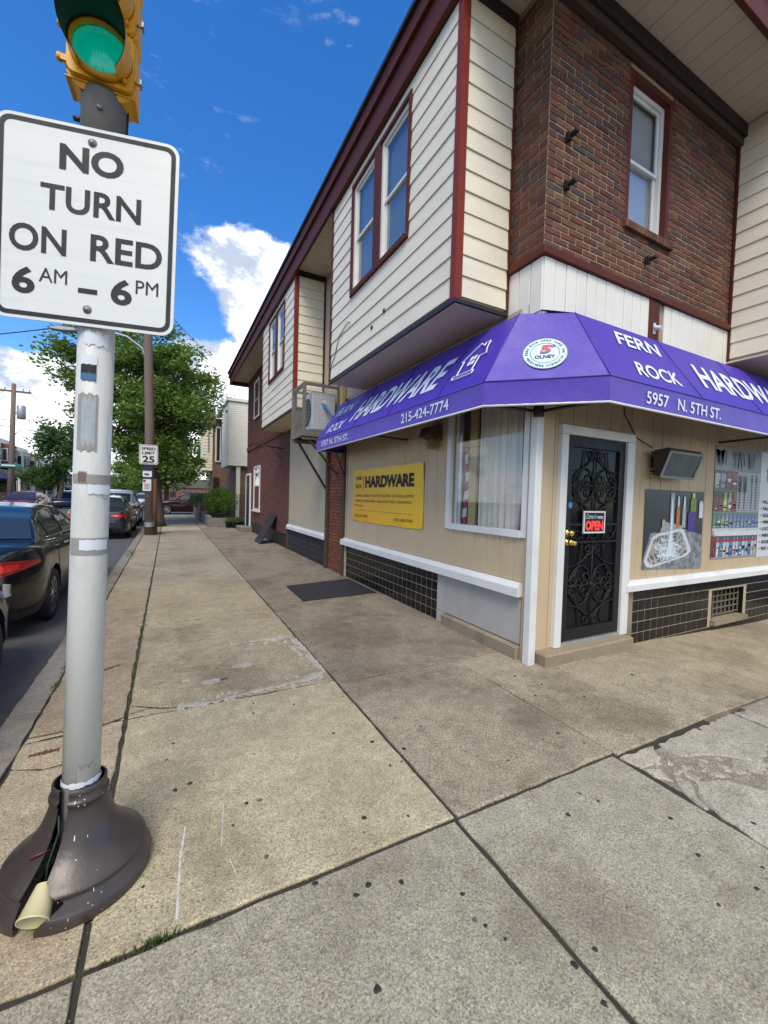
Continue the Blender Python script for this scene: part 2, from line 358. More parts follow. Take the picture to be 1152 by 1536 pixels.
MT['wood'] = M('pale_wood', '#b79c62', .6, var=.2, scale=6, stretch=(6,6,.6)); MT['woodw'] = M('weathered_wood', '#6f665a', .85, var=.3, scale=10, stretch=(5,5,1), bump=.003)
MT['woodb'] = M('brown_wood_post', '#4a372c', .8, var=.3, scale=10, stretch=(6,6,.7), bump=.003)
MT['red'] = M('flag_red', '#a02c3a', .8); MT['flagw'] = M('flag_white', '#cfcfcf', .8); MT['navy'] = M('navy', '#1d2547', .8)
MT['iron'] = M('black_iron', (.012,.012,.012), .4, 0., var=.2, scale=10, spec=.25); MT['brass'] = M('brass', (.78,.52,.16), .22, 1.0, var=.1)
MT['doorglass'] = M('dark_door_glass', (.008,.008,.009), .12, var=.3, scale=3, spec=.18)
MT['signw'] = M('sign_sheeting', '#d3d4cf', .42, var=.035, scale=8, dirt=.16, dirtc=(.3,.3,.3), space='obj', stretch=(.6,1,9)); MT['signb'] = M('sign_black', (.008,.008,.009), .65, var=.2)
MT['polep'] = M('grey_pole_paint', '#c2c1b9', .5, var=.07, scale=7, dirt=.55, dirtc=(.30,.31,.32), space='obj', stretch=(1.5,1.5,.5), bump=.0015, bscale=40)
MT['paper'] = M('torn_paper', '#d0d4d8', .9, var=.06, scale=20); MT['tape'] = M('old_tape', '#8f8b85', .7, var=.15, scale=20)
MT['basem'] = M('bronze_base_cover', '#403936', .36, .1, var=.25, scale=7, dirt=.2, dirtc=(.12,.11,.10), space='obj', bump=.001, bscale=50)
MT['yellow'] = M('signal_yellow', '#d99c14', .42, var=.08, scale=8, dirt=.25, dirtc=(.25,.13,.02), space='obj'); MT['cast'] = M('cast_collar', '#6b665f', .6, .5, var=.2, scale=14, space='obj')
MT['cup'] = M('plastic_cup', '#c9bd94', .5, var=.1); MT['bolt'] = M('bolt_metal', (.3,.28,.25), .45, .8, var=.3, scale=60)
MT['rubber'] = M('rubber', (.016,.016,.018), .75, var=.3, scale=20, bump=.001)
MT['leaf'] = leafmat('leaf_green', (.055,.11,.02), (.12,.20,.033), (.21,.29,.055)); MT['leafd'] = leafmat('leaf_dark', (.03,.065,.015), (.06,.12,.025), (.10,.165,.04))
MT['weed'] = leafmat('weed_green', (.05,.09,.02), (.08,.13,.03), (.12,.16,.05)); MT['bark'] = M('bark', (.075,.06,.045), .95, var=.35, scale=9, bump=.02, bscale=14, stretch=(3,3,.6))
MT['pole'] = M('weathered_pole_wood', '#6d5f55', .9, var=.25, scale=9, stretch=(5,5,.4), bump=.006, bscale=40)
# ================================================================== the setting: ground
WX, WY = 3.096, 2.836
def gz(x, y): return -min(.14, 0.035*max(0, x-3.6))
def far_z(y): return -0.045*max(0, min(y, 125)-44)
g = MB(); yl = [-60, -8, 30, 44, 60, 90, 125, 2000]
def sheet(x0, x1, ys, z):
    m = MB()
    for i, y in enumerate(ys): m.v += [(x0, y, z+far_z(y)), (x1, y, z+far_z(y))]
    m.f = [(2*i, 2*i+1, 2*i+3, 2*i+2) for i in range(len(ys)-1)]; return m
S(sheet(-900, 900, yl, -.19).build('ground', MT['asphalt']))
S(sheet(-9.4, -.94, yl[:-1], -.13).build('road', MT['asphalt']))
S(MB().add([(-60,32,-.126),(60,32,-.126),(60,39.5,-.126),(-60,39.5,-.126)], [(0,1,2,3)]).build('cross_street', MT['asphalt']))
pave = S(MB().box(-.77, 3.5, -4, 31.6, -.12, -.013).box(3.51, 12, -4, 3.2, -.30, -.185).build('sidewalk', MT['soil']))
SR = random.Random(11)
def slab(poly, colr, name='slab', top=0., par=None, mat=None, thick=.12, jit=.004, step=.09, zf=gz):
    pts = []
    n = len(poly)
    for i in range(n):
        a, b = Vector(poly[i]), Vector(poly[(i+1) % n]); k = max(1, int((b-a).length/step)); nn = Vector((-(b-a).y, (b-a).x)).normalized()
        for j in range(k):
            p = a.lerp(b, j/k); p += nn*SR.uniform(-jit, jit) if j else Vector((0, 0)); pts.append(p)
    c = sum(pts, Vector((0, 0)))/len(pts); m = MB(); N = len(pts)
    inn = [p+(c-p).normalized()*.009*SR.uniform(.5, 1.6) for p in pts]
    m.v = [(p.x, p.y, zf(p.x, p.y)+top) for p in inn]+[(p.x, p.y, zf(p.x, p.y)+top-.007) for p in pts]+[(p.x, p.y, zf(p.x, p.y)+top-thick) for p in pts]
    m.f = [tuple(range(N))]+[(i+N, (i+1) % N+N, (i+1) % N, i) for i in range(N)]+[(i+2*N, (i+1) % N+2*N, (i+1) % N+N, i+N) for i in range(N)]
    o = m.build(name, mat or MT['slab'], par or pave); cc_ = lin(colr) if isinstance(colr, str) else colr
    kk = SR.uniform(.94, 1.06); o.color = (*[x*kk for x in cc_], 1); return o
def rect(x0, x1, y0, y1, colr, g_=.012, **k): return slab([(x0+g_, y0+g_), (x1-g_, y0+g_), (x1-g_, y1-g_), (x0+g_, y1-g_)], colr, **k)
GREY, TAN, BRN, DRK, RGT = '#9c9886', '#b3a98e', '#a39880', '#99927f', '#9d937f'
for y0, y1 in ((-3.6,-1.9),(-1.9,-.15),(-.15,1.565)):
    for x0, x1 in ((-.77,-.24),(-.24,1.255),(1.255,2.46)): rect(x0, x1, y0, y1, GREY)
    for x0, x1 in ((2.46,4.0),(4.0,5.6),(5.6,7.2),(7.2,8.8)):
        if y0 > -.5 and x0 < 3: continue
        rect(x0, x1, y0, y1-.03, '#a19c8c')
mids = [1.565, 3.245, 5.50, 7.60, 9.75, 12.0, 14.2, 16.4, 18.6, 20.8, 23.0, 25.2, 27.4, 29.6, 31.5]
for i in range(len(mids)-1):
    y0, y1 = mids[i], mids[i+1]
    c = TAN if i == 0 else BRN if i < 3 else DRK
    rect(-.24, 1.27, y0, y1, '#b3ac9b' if i == 8 else c, mat=MT['slabc'] if i == 1 else None)
    rect(-.77, -.24, y0+(.0 if i else 0), y1, '#a89b84' if i == 0 else '#988a75' if i < 3 else '#a09784' if i == 5 else DRK, jit=.008)
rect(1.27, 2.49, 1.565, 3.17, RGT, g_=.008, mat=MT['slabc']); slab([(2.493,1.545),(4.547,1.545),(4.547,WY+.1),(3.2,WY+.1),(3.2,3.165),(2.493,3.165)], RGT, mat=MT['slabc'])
rect(4.55, 6.6, 1.54, WY+.1, '#a3977f', g_=.003); rect(6.6, 9.4, 1.54, WY+.1, '#a3977f', g_=.003)
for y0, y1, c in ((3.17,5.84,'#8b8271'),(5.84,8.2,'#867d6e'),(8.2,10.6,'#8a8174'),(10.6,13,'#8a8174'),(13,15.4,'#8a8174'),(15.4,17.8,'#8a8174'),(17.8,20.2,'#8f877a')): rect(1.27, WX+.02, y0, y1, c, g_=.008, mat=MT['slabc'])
for y0 in (20.2, 22.6, 25, 27.4, 29.4): rect(1.27, 2.05, y0, y0+2.38, DRK)
# broken slab beside the right-hand joint, in its separate pieces
LG = '#aaa698'
slab([(2.85,1.50),(2.84,1.37),(3.02,1.295),(3.27,1.11),(3.78,1.26),(3.81,1.49)], LG, 'slab', jit=.012, step=.045); slab([(3.82,1.49),(3.80,1.26),(3.30,1.09),(3.5,.6),(4.0,.3),(4.0,1.49)], LG, 'slab', jit=.012, step=.045)
slab([(2.475,1.52),(2.80,1.505),(2.74,1.46),(2.72,1.41),(2.63,1.37),(2.50,1.40)], '#aba491', 'slab', jit=.012, step=.045)
slab([(2.66,1.205),(2.83,1.13),(2.93,.985),(3.25,1.08),(3.48,.6),(3.6,-.1),(2.47,-.1),(2.46,.80),(2.475,.99),(2.53,1.10)], LG, 'slab', jit=.012, step=.045)
slab([(2.50,1.385),(2.60,1.345),(2.545,1.25),(2.49,1.315)], '#b0aa9b', 'slab', jit=.012, step=.045); slab([(2.55,1.24),(2.63,1.215),(2.51,1.11),(2.485,1.05),(2.465,1.06),(2.505,1.19)], LG, 'slab', jit=.012, step=.045)
RB = random.Random(3)
for k in range(80):
    if k % 2: t = RB.random(); cx_, cy_ = 2.62+.30*t+RB.uniform(-.05,.05), 1.33-.14*t+RB.uniform(-.07,.07)
    else: t = RB.random(); cx_, cy_ = 2.88+.36*t+RB.uniform(-.05,.05), 1.23-.14*t+RB.uniform(-.07,.07)
    rr = RB.uniform(.014,.045); n = RB.randint(5,7)
    slab([(cx_+rr*math.cos(6.283*i/n)*RB.uniform(.7,1.2), cy_+rr*math.sin(6.283*i/n)*RB.uniform(.7,1.2)) for i in range(n)], RB.choice(['#a8a498','#a19b8c','#b0ada4','#968e7e']), 'concrete_chunk', top=RB.uniform(-.008,.002), thick=.04, jit=.004, step=.02)
slab([(2.5,1.5),(3.9,1.4),(3.9,.9),(2.5,.9)], '#8b8475', 'broken_bed', top=-.007, thick=.02, jit=.0)
# cement band round the old patch
outer = [(.09,3.256),(.219,3.215),(.709,3.284),(1.134,3.321),(1.262,3.449),(1.258,3.772),(1.262,4.227),(1.20,4.496),(.961,4.5),(.579,4.442)]
inner = [(.182,3.344),(.438,3.335),(.832,3.375),(1.12,3.501),(1.15,3.739),(1.16,4.004),(1.10,4.28),(.915,4.33),(.569,4.40)]
def band(o, i_, n=150):
    def at(L_, t):
        d = [0]
        for a, b in zip(L_, L_[1:]): d.append(d[-1]+math.dist(a, b))
        s_ = t*d[-1]
        for k in range(len(L_)-1):
            if s_ <= d[k+1]+1e-9: f = (s_-d[k])/(d[k+1]-d[k]); return (L_[k][0]+(L_[k+1][0]-L_[k][0])*f, L_[k][1]+(L_[k+1][1]-L_[k][1])*f)
    m = MB()
    for k in range(n+1):
        a, b = at(o, k/n), at(i_, k/n); w_ = .45+.3*math.sin(k*.37)*math.sin(k*.11+1); b = (a[0]+(b[0]-a[0])*w_, a[1]+(b[1]-a[1])*w_); j = lambda: SR.uniform(-.014, .014)
        m.v += [(a[0]+j()*.4, a[1]+j(), .001), (a[0]*.75+b[0]*.25, a[1]*.75+b[1]*.25, .006), (a[0]*.3+b[0]*.7, a[1]*.3+b[1]*.7, .006), (b[0]+j(), b[1]+j(), .001)]
    for k in range(n):
        for q in range(3): m.f.append((4*k+q, 4*k+q+1, 4*k+5+q, 4*k+4+q))
    return m
band(outer, inner).build('cement_patch', MT['cement'], pave)
PCH = random.Random(14)
for k in range(70):
    L_ = outer if k % 2 else inner; i = PCH.randrange(len(L_)-1); f = PCH.random(); cx_ = L_[i][0]+(L_[i+1][0]-L_[i][0])*f+PCH.gauss(0,.02); cy_ = L_[i][1]+(L_[i+1][1]-L_[i][1])*f+PCH.gauss(0,.03); rr = PCH.uniform(.008,.03)
    if cx_ > 1.25: continue
    slab([(cx_+rr*math.cos(6.283*q/6)*PCH.uniform(.6,1.4), cy_+rr*1.4*math.sin(6.283*q/6)*PCH.uniform(.6,1.4)) for q in range(6)], '#b5b0a2', 'cement_crumb', top=PCH.uniform(.003,.010), thick=.02, jit=.001, step=.05, mat=MT['cement'])
for (x, y, r) in ((.61,3.86,.07),(.33,3.62,.07),(.14,3.72,.04)):
    slab([(x+r*1.3*math.cos(6.283*i/9)*SR.uniform(.7,1.2), y+r*.8*math.sin(6.283*i/9)*SR.uniform(.7,1.2)) for i in range(9)], '#aaaaaa', 'cement_patch', top=.003, thick=.004, mat=MT['cement'])
JR = random.Random(31); js = MB()
for k in range(420):
    t = JR.random()
    x, y = (1.262+JR.gauss(0,.006), .5+5.2*t*t) if k % 3 == 0 else (-.3+4.3*t, 1.56+JR.gauss(0,.007)) if k % 3 == 1 else (-.24+JR.gauss(0,.006), 1.2+6*t)
    r = JR.uniform(.0015,.0045); z = gz(x, y)-JR.uniform(.001,.010); q = [(x+r*JR.uniform(.6,1.3)*math.cos(2.094*i+t*6), y+r*JR.uniform(.6,1.3)*math.sin(2.094*i+t*6), z) for i in range(3)]
    js.add(q+[(x, y, z+r*1.1), (x, y, z-r)], [(0,1,3),(1,2,3),(2,0,3)])
jo = js.build('joint_gravel', MT['kerb'], pave); jo['kind'] = 'stuff'
# gum, chalk scratches, rust
gums = [(1.437,2.491),(1.222,2.938),(.844,2.971),(1.259,2.437),(1.166,2.304),(1.312,2.152),(1.157,2.05),(1.235,2.051),(.857,1.756),(1.055,1.676),(.849,1.388),(.726,1.434),(.664,1.415),(.536,1.532),(1.021,1.138),(1.041,1.103),(1.073,1.037),(.6,1.102),(1.332,.873),(1.224,.872),(1.215,.759),(1.966,1.414),(2.005,1.331),(2.227,1.098),(2.107,.921),(2.57,.899),(1.919,.762),(2.143,.728),(2.187,1.856),(1.822,1.79),(2.342,1.865),(2.629,2.319),(2.844,2.446),(2.749,2.663),(3.795,2.249),(2.408,1.712),(3.297,1.475),(1.542,2.324),(2.983,2.143),(1.041,1.237),(2.292,.763),(1.781,1.339),(.389,1.741),(.396,3.87),(.345,3.616),(.55,2.965),(.975,2.495),(.007,2.643),(.364,2.096),(.428,2.091),(.048,2.351),(.118,2.374),(-.072,1.813),(.043,2.805),(.576,3.11)]
GR = random.Random(8)
for _ in range(40):
    gums.append((GR.uniform(-.2,3.2), GR.uniform(1.6,7.5)))
for i, (x, y) in enumerate(gums):
    r = GR.uniform(.007,.015) if i < 56 else GR.uniform(.003,.008); n = 9; m = MB(); z = gz(x, y)
    ring = [(x+r*GR.uniform(.6,1.25)*math.cos(6.283*k/n), y+r*GR.uniform(.6,1.25)*math.sin(6.283*k/n)) for k in range(n)]
    m.v = [(a, b, z+.0005) for a, b in ring]+[(x+(a-x)*.6, y+(b-y)*.6, z+.003) for a, b in ring]
    m.f = [tuple(range(n, 2*n))]+[(k, (k+1) % n, (k+1) % n+n, k+n) for k in range(n)]
    m.build('gum_spot', MT['gum2'] if (i > 56 and i % 2) or i % 7 == 0 else MT['gum'], pave)
def streak(pts, w, mat, name, z=.0015):
    m = MB(); n = 22
    for k in range(n+1):
        t = k/n*(len(pts)-1); i = min(int(t), len(pts)-2); a, b = Vector(pts[i]), Vector(pts[i+1]); p = a.lerp(b, t-i); u = Vector((-(b-a).y, (b-a).x)).normalized()*w*SR.uniform(.2, 1)
        m.v += [(p.x-u.x, p.y-u.y, z), (p.x+u.x, p.y+u.y, z)]
    m.f = [(2*i, 2*i+1, 2*i+3, 2*i+2) for i in range(n)]; m.build(name, mat, pave)
streak([(.085,2.066),(.059,1.882),(.042,1.614)], .006, MT['chalk'], 'chalk_scratch'); streak([(.26,2.146),(.222,1.878)], .003, MT['chalk'], 'chalk_scratch'); streak([(.245,1.80),(.262,1.70)], .004, MT['chalk'], 'chalk_scratch')
streak([(-.70,3.01),(-.56,3.02)], .025, MT['rustm'], 'rust_stain'); streak([(.30,3.60),(.46,3.63)], .018, MT['rustm'], 'rust_stain'); streak([(-.5,4.2),(-.36,4.3)], .025, MT['rustm'], 'rust_stain')
streak([(-.75,3.16),(-.586,3.175),(-.448,3.168),(-.245,3.276)], .012, MT['soil'], 'crack', .002); streak([(-.22,3.42),(-.02,3.30),(.12,3.26)], .008, MT['soil'], 'crack', .002); streak([(-.22,3.30),(-.1,3.34),(.02,3.28)], .006, MT['soil'], 'crack', .002)
streak([(-.76,2.9),(-.6,2.83),(-.36,2.85)], .008, MT['soil'], 'crack', .002)
# kerb stones
y = -3.6
while y < 31:
    slab([(-.945,y+.006),(-.775,y+.006),(-.775,y+2.39),(-.945,y+2.39)], '#8a8478', 'kerb_stone', mat=MT['kerb'], thick=.16, jit=.006); y += 2.4
S(MB().box(-.99,-.945,-3.6,31,-.129,-.122).build('gutter', MT['kerb']))
S(sheet(-12.2, -9.4, [39.5,44,60,90,125], .0).build('far_sidewalk', MT['kerb'])); S(sheet(-12.2, -9.4, [-8,20,32], .0).build('far_sidewalk', MT['kerb']))
S(sheet(-.94, 3.0, [39.5,44,60,90,125], .0).build('far_sidewalk', MT['kerb']))
S(MB().box(2.05, 40, 19.4, 31.6, -.12, -.02).build('garden_ground', MT['soil']))
def blades(spots, seed, h=.05):
    r = random.Random(seed); m = MB()
    for x, y, n, sx, sy, hh in spots:
        for _ in range(n):
            px, py = x+r.gauss(0, sx), y+r.gauss(0, sy); a = r.uniform(0, 6.28); l = hh*r.uniform(.4, 1.2); w = l*.16+.001; lean = r.uniform(.2, .9)
            dx, dy = math.cos(a), math.sin(a); z = -.01
            m.add([(px-dy*w, py+dx*w, z), (px+dy*w, py-dx*w, z), (px+dx*l*lean, py+dy*l*lean, z+l)], [(0,1,2)])
    return m
wd = blades([(-.031,1.569,120,.03,.006,.022),(-.13,1.568,50,.05,.004,.014),(.10,1.568,40,.05,.004,.012),(-.775,4.35,90,.012,.12,.03),(-.775,4.0,80,.012,.09,.03),(-.775,4.75,80,.015,.16,.03),(-.24,4.19,60,.012,.10,.02),(-.24,5.29,110,.014,.3,.03),(1.262,5.78,60,.012,.16,.03),(1.262,4.6,80,.012,.2,.025),(.3,5.5,90,.3,.01,.022),(1.0,5.5,60,.2,.012,.02),(-.24,17.5,90,.1,.2,.07),(-.77,11.8,80,.05,.4,.05),(-.24,7,120,.012,.8,.02),(-.24,3.6,70,.01,.2,.016)], 4)
o = wd.build('weeds', MT['weed']); o['kind'] = 'stuff'; T(o, 'small green weeds and moss growing in the sidewalk joints', 'weeds')
# ================================================================== the corner store
store = E('hardware_store', (WX, WY, 0), 'two-storey corner hardware store with cream siding bays, brown brick and purple awning', 'building')
def fbox(m, face, u0, u1, z0, z1, d0, d1):
    """box on a facade: face L looks to -X (u is y), face R looks to -Y (u is x); d is how far it stands out"""
    if face == 'L': m.box(WX-d1, WX-d0, u0, u1, z0, z1)
    else: m.box(u0, u1, WY-d1, WY-d0, z0, z1)
    return m
def fb(face, u0, u1, z0, z1, d0, d1, name, mat, par=None, bevel=0): return fbox(MB(), face, u0, u1, z0, z1, d0, d1).build(name, mat, par or store, bevel=bevel)
def fp(face, u, z, d): return (WX-d, u, z) if face == 'L' else (u, WY-d, z)
# wall cores, open behind the shop window
core = MB()
for a in (('L',4.12,19.05,-.15,6.4),('L',2.98,4.12,-.15,1.26),('L',2.98,4.12,2.72,6.4)):
    fbox(core, a[0], a[1], a[2], a[3], a[4], -.25, -.012)
core.box(WX+.012, 6.47, WY+.012, WY+.14, -.5, 3.36); core.box(7.35, 12, WY+.012, WY+.14, -.5, 3.36); core.box(6.47, 7.35, WY+.012, WY+.14, -.5, -.03); core.box(6.47, 7.35, WY+.012, WY+.14, .43, 3.36)
core.box(WX+.012, 4.30, WY+.012, WY+.25, 3.37, 6.4); core.box(4.98, 12, WY+.012, WY+.25, 3.37, 6.4); core.box(4.30, 4.98, WY+.012, WY+.25, 3.37, 4.55); core.box(4.30, 4.98, WY+.012, WY+.25, 6.06, 6.4)
core.build('wall', MT['mortar'], store)
fb('L', 19.05, 19.2, -.15, 6.4, -9, -.012, 'wall', MT['brickfar'])
MB().box(11.8, 12, WY+.3, 19, -.4, 6.4).build('wall', MT['brickfar'], store)
MB().box(WX+.3, 11.7, WY+.16, 19, 3.05, 3.15).build('floor', MT['room'], store); MB().box(WX+.26, 11.7, WY+.2, 19, -.05, 0.0).build('floor', MT['room'], store)
MB().box(2.42, 12.2, 2.16, 19.3, 6.47, 6.60).build('roof_deck', MT['roofing'], store)
MB().box(2.4, 12.2, 2.13, 19.4, 6.62, 6.8).build('roof_deck', MT['roofing'], store)
# roof edge
def trim(x0, x1, y0, y1, z0, z1, name, mat, par=None): return MB().box(x0, x1, y0, y1, z0, z1).build(name, mat, par or store, bevel=.004)
trim(2.345, 2.40, 2.08, 19.42, 6.30, 6.66, 'fascia', MT['maroon']); trim(2.30, 2.345, 2.04, 19.46, 6.60, 6.78, 'fascia', MT['maroon']); trim(2.26, 2.34, 2.0, 19.5, 6.785, 6.84, 'gutter', MT['black'])
trim(2.405, 12.2, 2.08, 2.13, 6.30, 6.66, 'fascia', MT['maroon']); trim(2.405, 12.2, 2.04, 2.078, 6.60, 6.78, 'fascia', MT['maroon']); trim(2.345, 12.2, 1.98, 2.038, 6.785, 6.84, 'gutter', MT['black'])
trim(2.41, 3.4, 19.2, 19.4, 6.30, 6.6, 'fascia', MT['maroon'])
def soffit(x0, x1, y0, y1, along, step=.23):
    a0, a1 = (x0, x1) if along == 'X' else (y0, y1); k = a0
    while k < a1-.02:
        e = min(k+step, a1)
        m = MB().box(k+.003, e-.003, y0, y1, 6.43, 6.465) if along == 'X' else MB().box(x0, x1, k+.003, e-.003, 6.43, 6.465)
        m.build('soffit_board', MT['soffit'], store); k = e
soffit(2.41, WX, 2.85, 19.15, 'Y', .3); soffit(2.41, 7.0, 2.135, 2.84, 'X', .24)
# ---------------- lap siding
def lap_mesh(face, u0, u1, h, d):
    """one clapboard, wedge section"""
    z = [(0, .004), (0, .020), (h*.97, .006), (h, .004)]
    m = MB(); pr_ = [(d+q, zz) for zz, q in z]
    return pr_
def lap(face, u0, u1, z0, z1, base, par, expo=.2, mat=None, holes=(), start=None):
    """clapboards over a face; base is a function (u, out, z) -> point; holes are (u0, u1, z0, z1)"""
    z = start if start is not None else z0
    while z < z1-.01:
        za, zb = max(z, z0), min(z+expo, z1); segs = [(u0, u1)]; cuts = []
        for h in holes:
            if h[3] > za+.005 and h[2] < zb-.005: cuts.append(h)
        pieces = []
        if not cuts: pieces = [(u0, u1, za, zb)]
        else:
            h = cuts[0]; pieces = [(u0, h[0], za, zb), (h[1], u1, za, zb)]
            if h[2] > za+.01: pieces.append((h[0], h[1], za, h[2]))
            if h[3] < zb-.01: pieces.append((h[0], h[1], h[3], zb))
        for a, b, c, d in pieces:
            if b-a < .02: continue
            if b-a > 2.4 and rnd.random() < .55:
                cut = a+(b-a)*rnd.uniform(.25,.75); pieces += [(a, cut-.0015, c, d), (cut+.0015, b, c, d)]; continue
            lip = .020*min(1, (d-c)/expo+.3)+rnd.uniform(-.002,.002); m = MB()
            prof = [(.001, c), (lip, c), (lip, c+.012), (.007, d-.004), (.001, d-.004)]
            vs0 = [base(a, q, zz) for q, zz in prof]; vs1 = [base(b, q, zz) for q, zz in prof]
            m.prism(vs0, Vector(vs1[0])-Vector(vs0[0])); m.build('siding_board', mat or MT['siding'], par)
        z += expo
def window(face, u0, u1, z0, z1, d, par, name='window', depth=.07, curtain=None, sash=.5, mats=('white','glassd'), split=None, left_first=True):
    """double-hung sash window; d is the outer face"""
    w = fbox(fbox(fbox(fbox(MB(), face, u0, u0+.045, z0, z1, d-depth, d), face, u1-.045, u1, z0, z1, d-depth, d), face, u0+.045, u1-.045, z1-.05, z1, d-depth, d), face, u0+.045, u1-.045, z0, z0+.05, d-depth, d).build(name, MT[mats[0]], par)
    zm = z0+(z1-z0)*sash
    for lo, hi, dd in ((zm-.02, z1-.05, d-.025), (z0+.05, zm+.02, d-.045)):
        a, b = u0+.047, u1-.047
        fr = fbox(fbox(fbox(fbox(MB(), face, a, a+.035, lo, hi, dd-.02, dd), face, b-.035, b, lo, hi, dd-.02, dd), face, a+.035, b-.035, hi-.035, hi, dd-.02, dd), face, a+.035, b-.035, lo, lo+.035, dd-.02, dd)
        fr.build('sash', MT[mats[0]], w)
        fbox(MB(), face, a+.033, b-.033, lo+.033, hi-.033, dd-.014, dd-.009).build('pane', MT[mats[1]], w)
    fbox(MB(), face, u0+.01, u1-.01, z0+.01, z1-.01, d-depth-.03, d-depth-.02).build('blind', MT['roomb'] if not curtain else MT[curtain], w)
    return w
# bay 1 and 2 on the side street
OX = WX-.673
def bay(y0, y1, zb, label, win, end_far=False):
    b = E('oriel_bay', (OX, y0, zb), None); b.parent = store; b.matrix_parent_inverse = Matrix.Translation(-Vector(store.location)); b['label'] = label
    def P(m, n, mat): return m.build(n, mat, b, local=False)
    # b is an empty inside an empty: give parts its world offset
    wy0, wy1, wz0, wz1 = win
    c = MB(); c.box(OX+.16, WX-.02, y0+.002, y1-.002, zb+.01, 6.42)
    c.box(OX+.002, OX+.158, y0+.002, wy0, zb+.01, 6.42); c.box(OX+.002, OX+.158, wy1, y1-.002, zb+.01, 6.42); c.box(OX+.002, OX+.158, wy0, wy1, zb+.01, wz0); c.box(OX+.002, OX+.158, wy0, wy1, wz1, 6.42)
    P(c, 'bay_wall', MT['tan2'])
    lap('L', y0+.06, y1-.06, zb+.03, 6.30, lambda u, q, z: (OX-q, u, z), b, holes=[(wy0-.05, wy1+.05, wz0-.06, wz1+.05)])
    lap('R', OX+.06, WX-.03, zb+.03, 6.42, lambda u, q, z: (u, y0-q, z), b)
    P(MB().box(OX-.028, OX+.055, y0-.028, y0+.055, zb+.0, 6.43), 'corner_trim', MT['maroonl']); P(MB().box(OX-.026, OX+.03, y1-.055, y1+.02, zb+.0, 6.43), 'corner_trim', MT['maroon'])
    P(MB().box(WX-.045, WX-.015, y0-.025, y0-.001, zb, 6.43), 'corner_trim', MT['maroon'])
    P(MB().box(OX-.02, WX-.01, y0-.02, y1+.015, zb-.025, zb-.002), 'underside', MT['soffit']); P(MB().box(OX-.029, OX+.0, y0-.029, y1+.015, zb-.04, zb-.001), 'bottom_trim', MT['black']); P(MB().box(OX+.002, WX-.02, y0-.029, y0-.001, zb-.04, zb-.001), 'bottom_trim', MT['black'])
    P(MB().box(OX+.06, WX-.05, y0-.024, y0-.002, 6.30, 6.428), 'top_trim', MT['black'])
    # paired window with brown casing and wide mullion
    P(MB().box(OX-.035, OX+.10, wy0-.05, wy0, wz0-.06, wz1+.05), 'casing', MT['maroon']); P(MB().box(OX-.035, OX+.10, wy1, wy1+.05, wz0-.06, wz1+.05), 'casing', MT['maroon'])
    P(MB().box(OX-.035, OX+.10, wy0, wy1, wz1, wz1+.05), 'casing', MT['maroon']); P(MB().box(OX-.05, OX+.10, wy0, wy1, wz0-.06, wz0), 'sill', MT['maroon'])
    ym = (wy0+wy1)/2; P(MB().box(OX-.03, OX+.10, ym-.09, ym+.09, wz0, wz1), 'mullion', MT['maroon'])
    for a, bb in ((wy0, ym-.09), (ym+.09, wy1)): window('L', a+.002, bb-.002, wz0+.002, wz1-.002, .673+.005, b)
    return b
bay1 = bay(3.288, 6.74, 3.48, 'near cream-sided bay overhanging the awning', (4.24, 5.84, 4.60, 6.12))
bay2 = bay(9.02, 12.5, 3.46, 'farther cream-sided bay beyond the caged air conditioner', (9.95, 11.55, 4.60, 6.12))
def ctube(pts, r, name, mat, par=None, n=6): return MB().tube(pts, r, n).build(name, mat, par or store, smooth=True)
ctube([(OX-.024,6.66,3.72),(OX-.03,6.45,3.86),(OX-.03,6.30,4.10),(OX-.03,5.95,4.20),(OX-.03,5.85,4.17)], .006, 'cable', MT['black'])
for y, z in ((4.75,3.92),(5.1,3.83)): MB().lathe([(.0,-.03),(.022,-.03),(.03,-.022)], (OX, y, z), 12, 'X').build('hook_hole', MT['black'], store)
# bay on the main street, only its flank is in view
b3 = E('oriel_bay', (6.5, 2.16, 3.46)); b3.parent = store; b3.matrix_parent_inverse = Matrix.Translation(-Vector(store.location)); b3['label'] = 'cream-sided bay on the main street front'
MB().box(6.502, 9.9, 2.18, WY-.02, 3.47, 6.42).build('bay_wall', MT['tan2'], b3)
lap('L', 2.22, WY-.03, 3.49, 6.42, lambda u, q, z: (6.50-q, u, z), b3); lap('R', 6.55, 9.9, 3.49, 6.30, lambda u, q, z: (u, 2.178-q, z), b3)
MB().box(6.472, 6.53, 2.15, 2.22, 3.46, 6.43).build('corner_trim', MT['maroon'], b3); MB().box(6.475, 6.50, WY-.045, WY-.015, 3.46, 6.43).build('corner_trim', MT['maroon'], b3)
MB().box(6.48, 9.9, 2.16, WY-.01, 3.435, 3.458).build('underside', MT['soffit'], b3)
# ---------------- tapestry brick panel: bricks one by one
def halfq(a, b, c, d): return (a, b, c, d)
wall_r = fb('R', WX+.004, 4.296, 3.93, 6.43, -.011, -.003, 'brick_panel', MT['mortar']); wall_r['label'] = 'brown tapestry brick panel on the main street front'
fb('R', 4.984, 6.498, 3.93, 6.43, -.011, -.003, 'mortar_bed', MT['mortar'], wall_r); fb('R', 4.296, 4.984, 3.93, 4.55, -.011, -.003, 'mortar_bed', MT['mortar'], wall_r); fb('R', 4.296, 4.984, 6.06, 6.43, -.011, -.003, 'mortar_bed', MT['mortar'], wall_r)
fb('L', WY+.004, 3.286, 3.93, 6.43, -.011, -.003, 'mortar_bed', MT['mortar'], wall_r)
BW, BH, CH = .200, .054, .0675
bm_full = MB().box(0, BW, 0, .014, 0, BH).mesh('brick', bevel=.004); bm_half = MB().box(0, .0965, 0, .014, 0, BH).mesh('brick', bevel=.004)
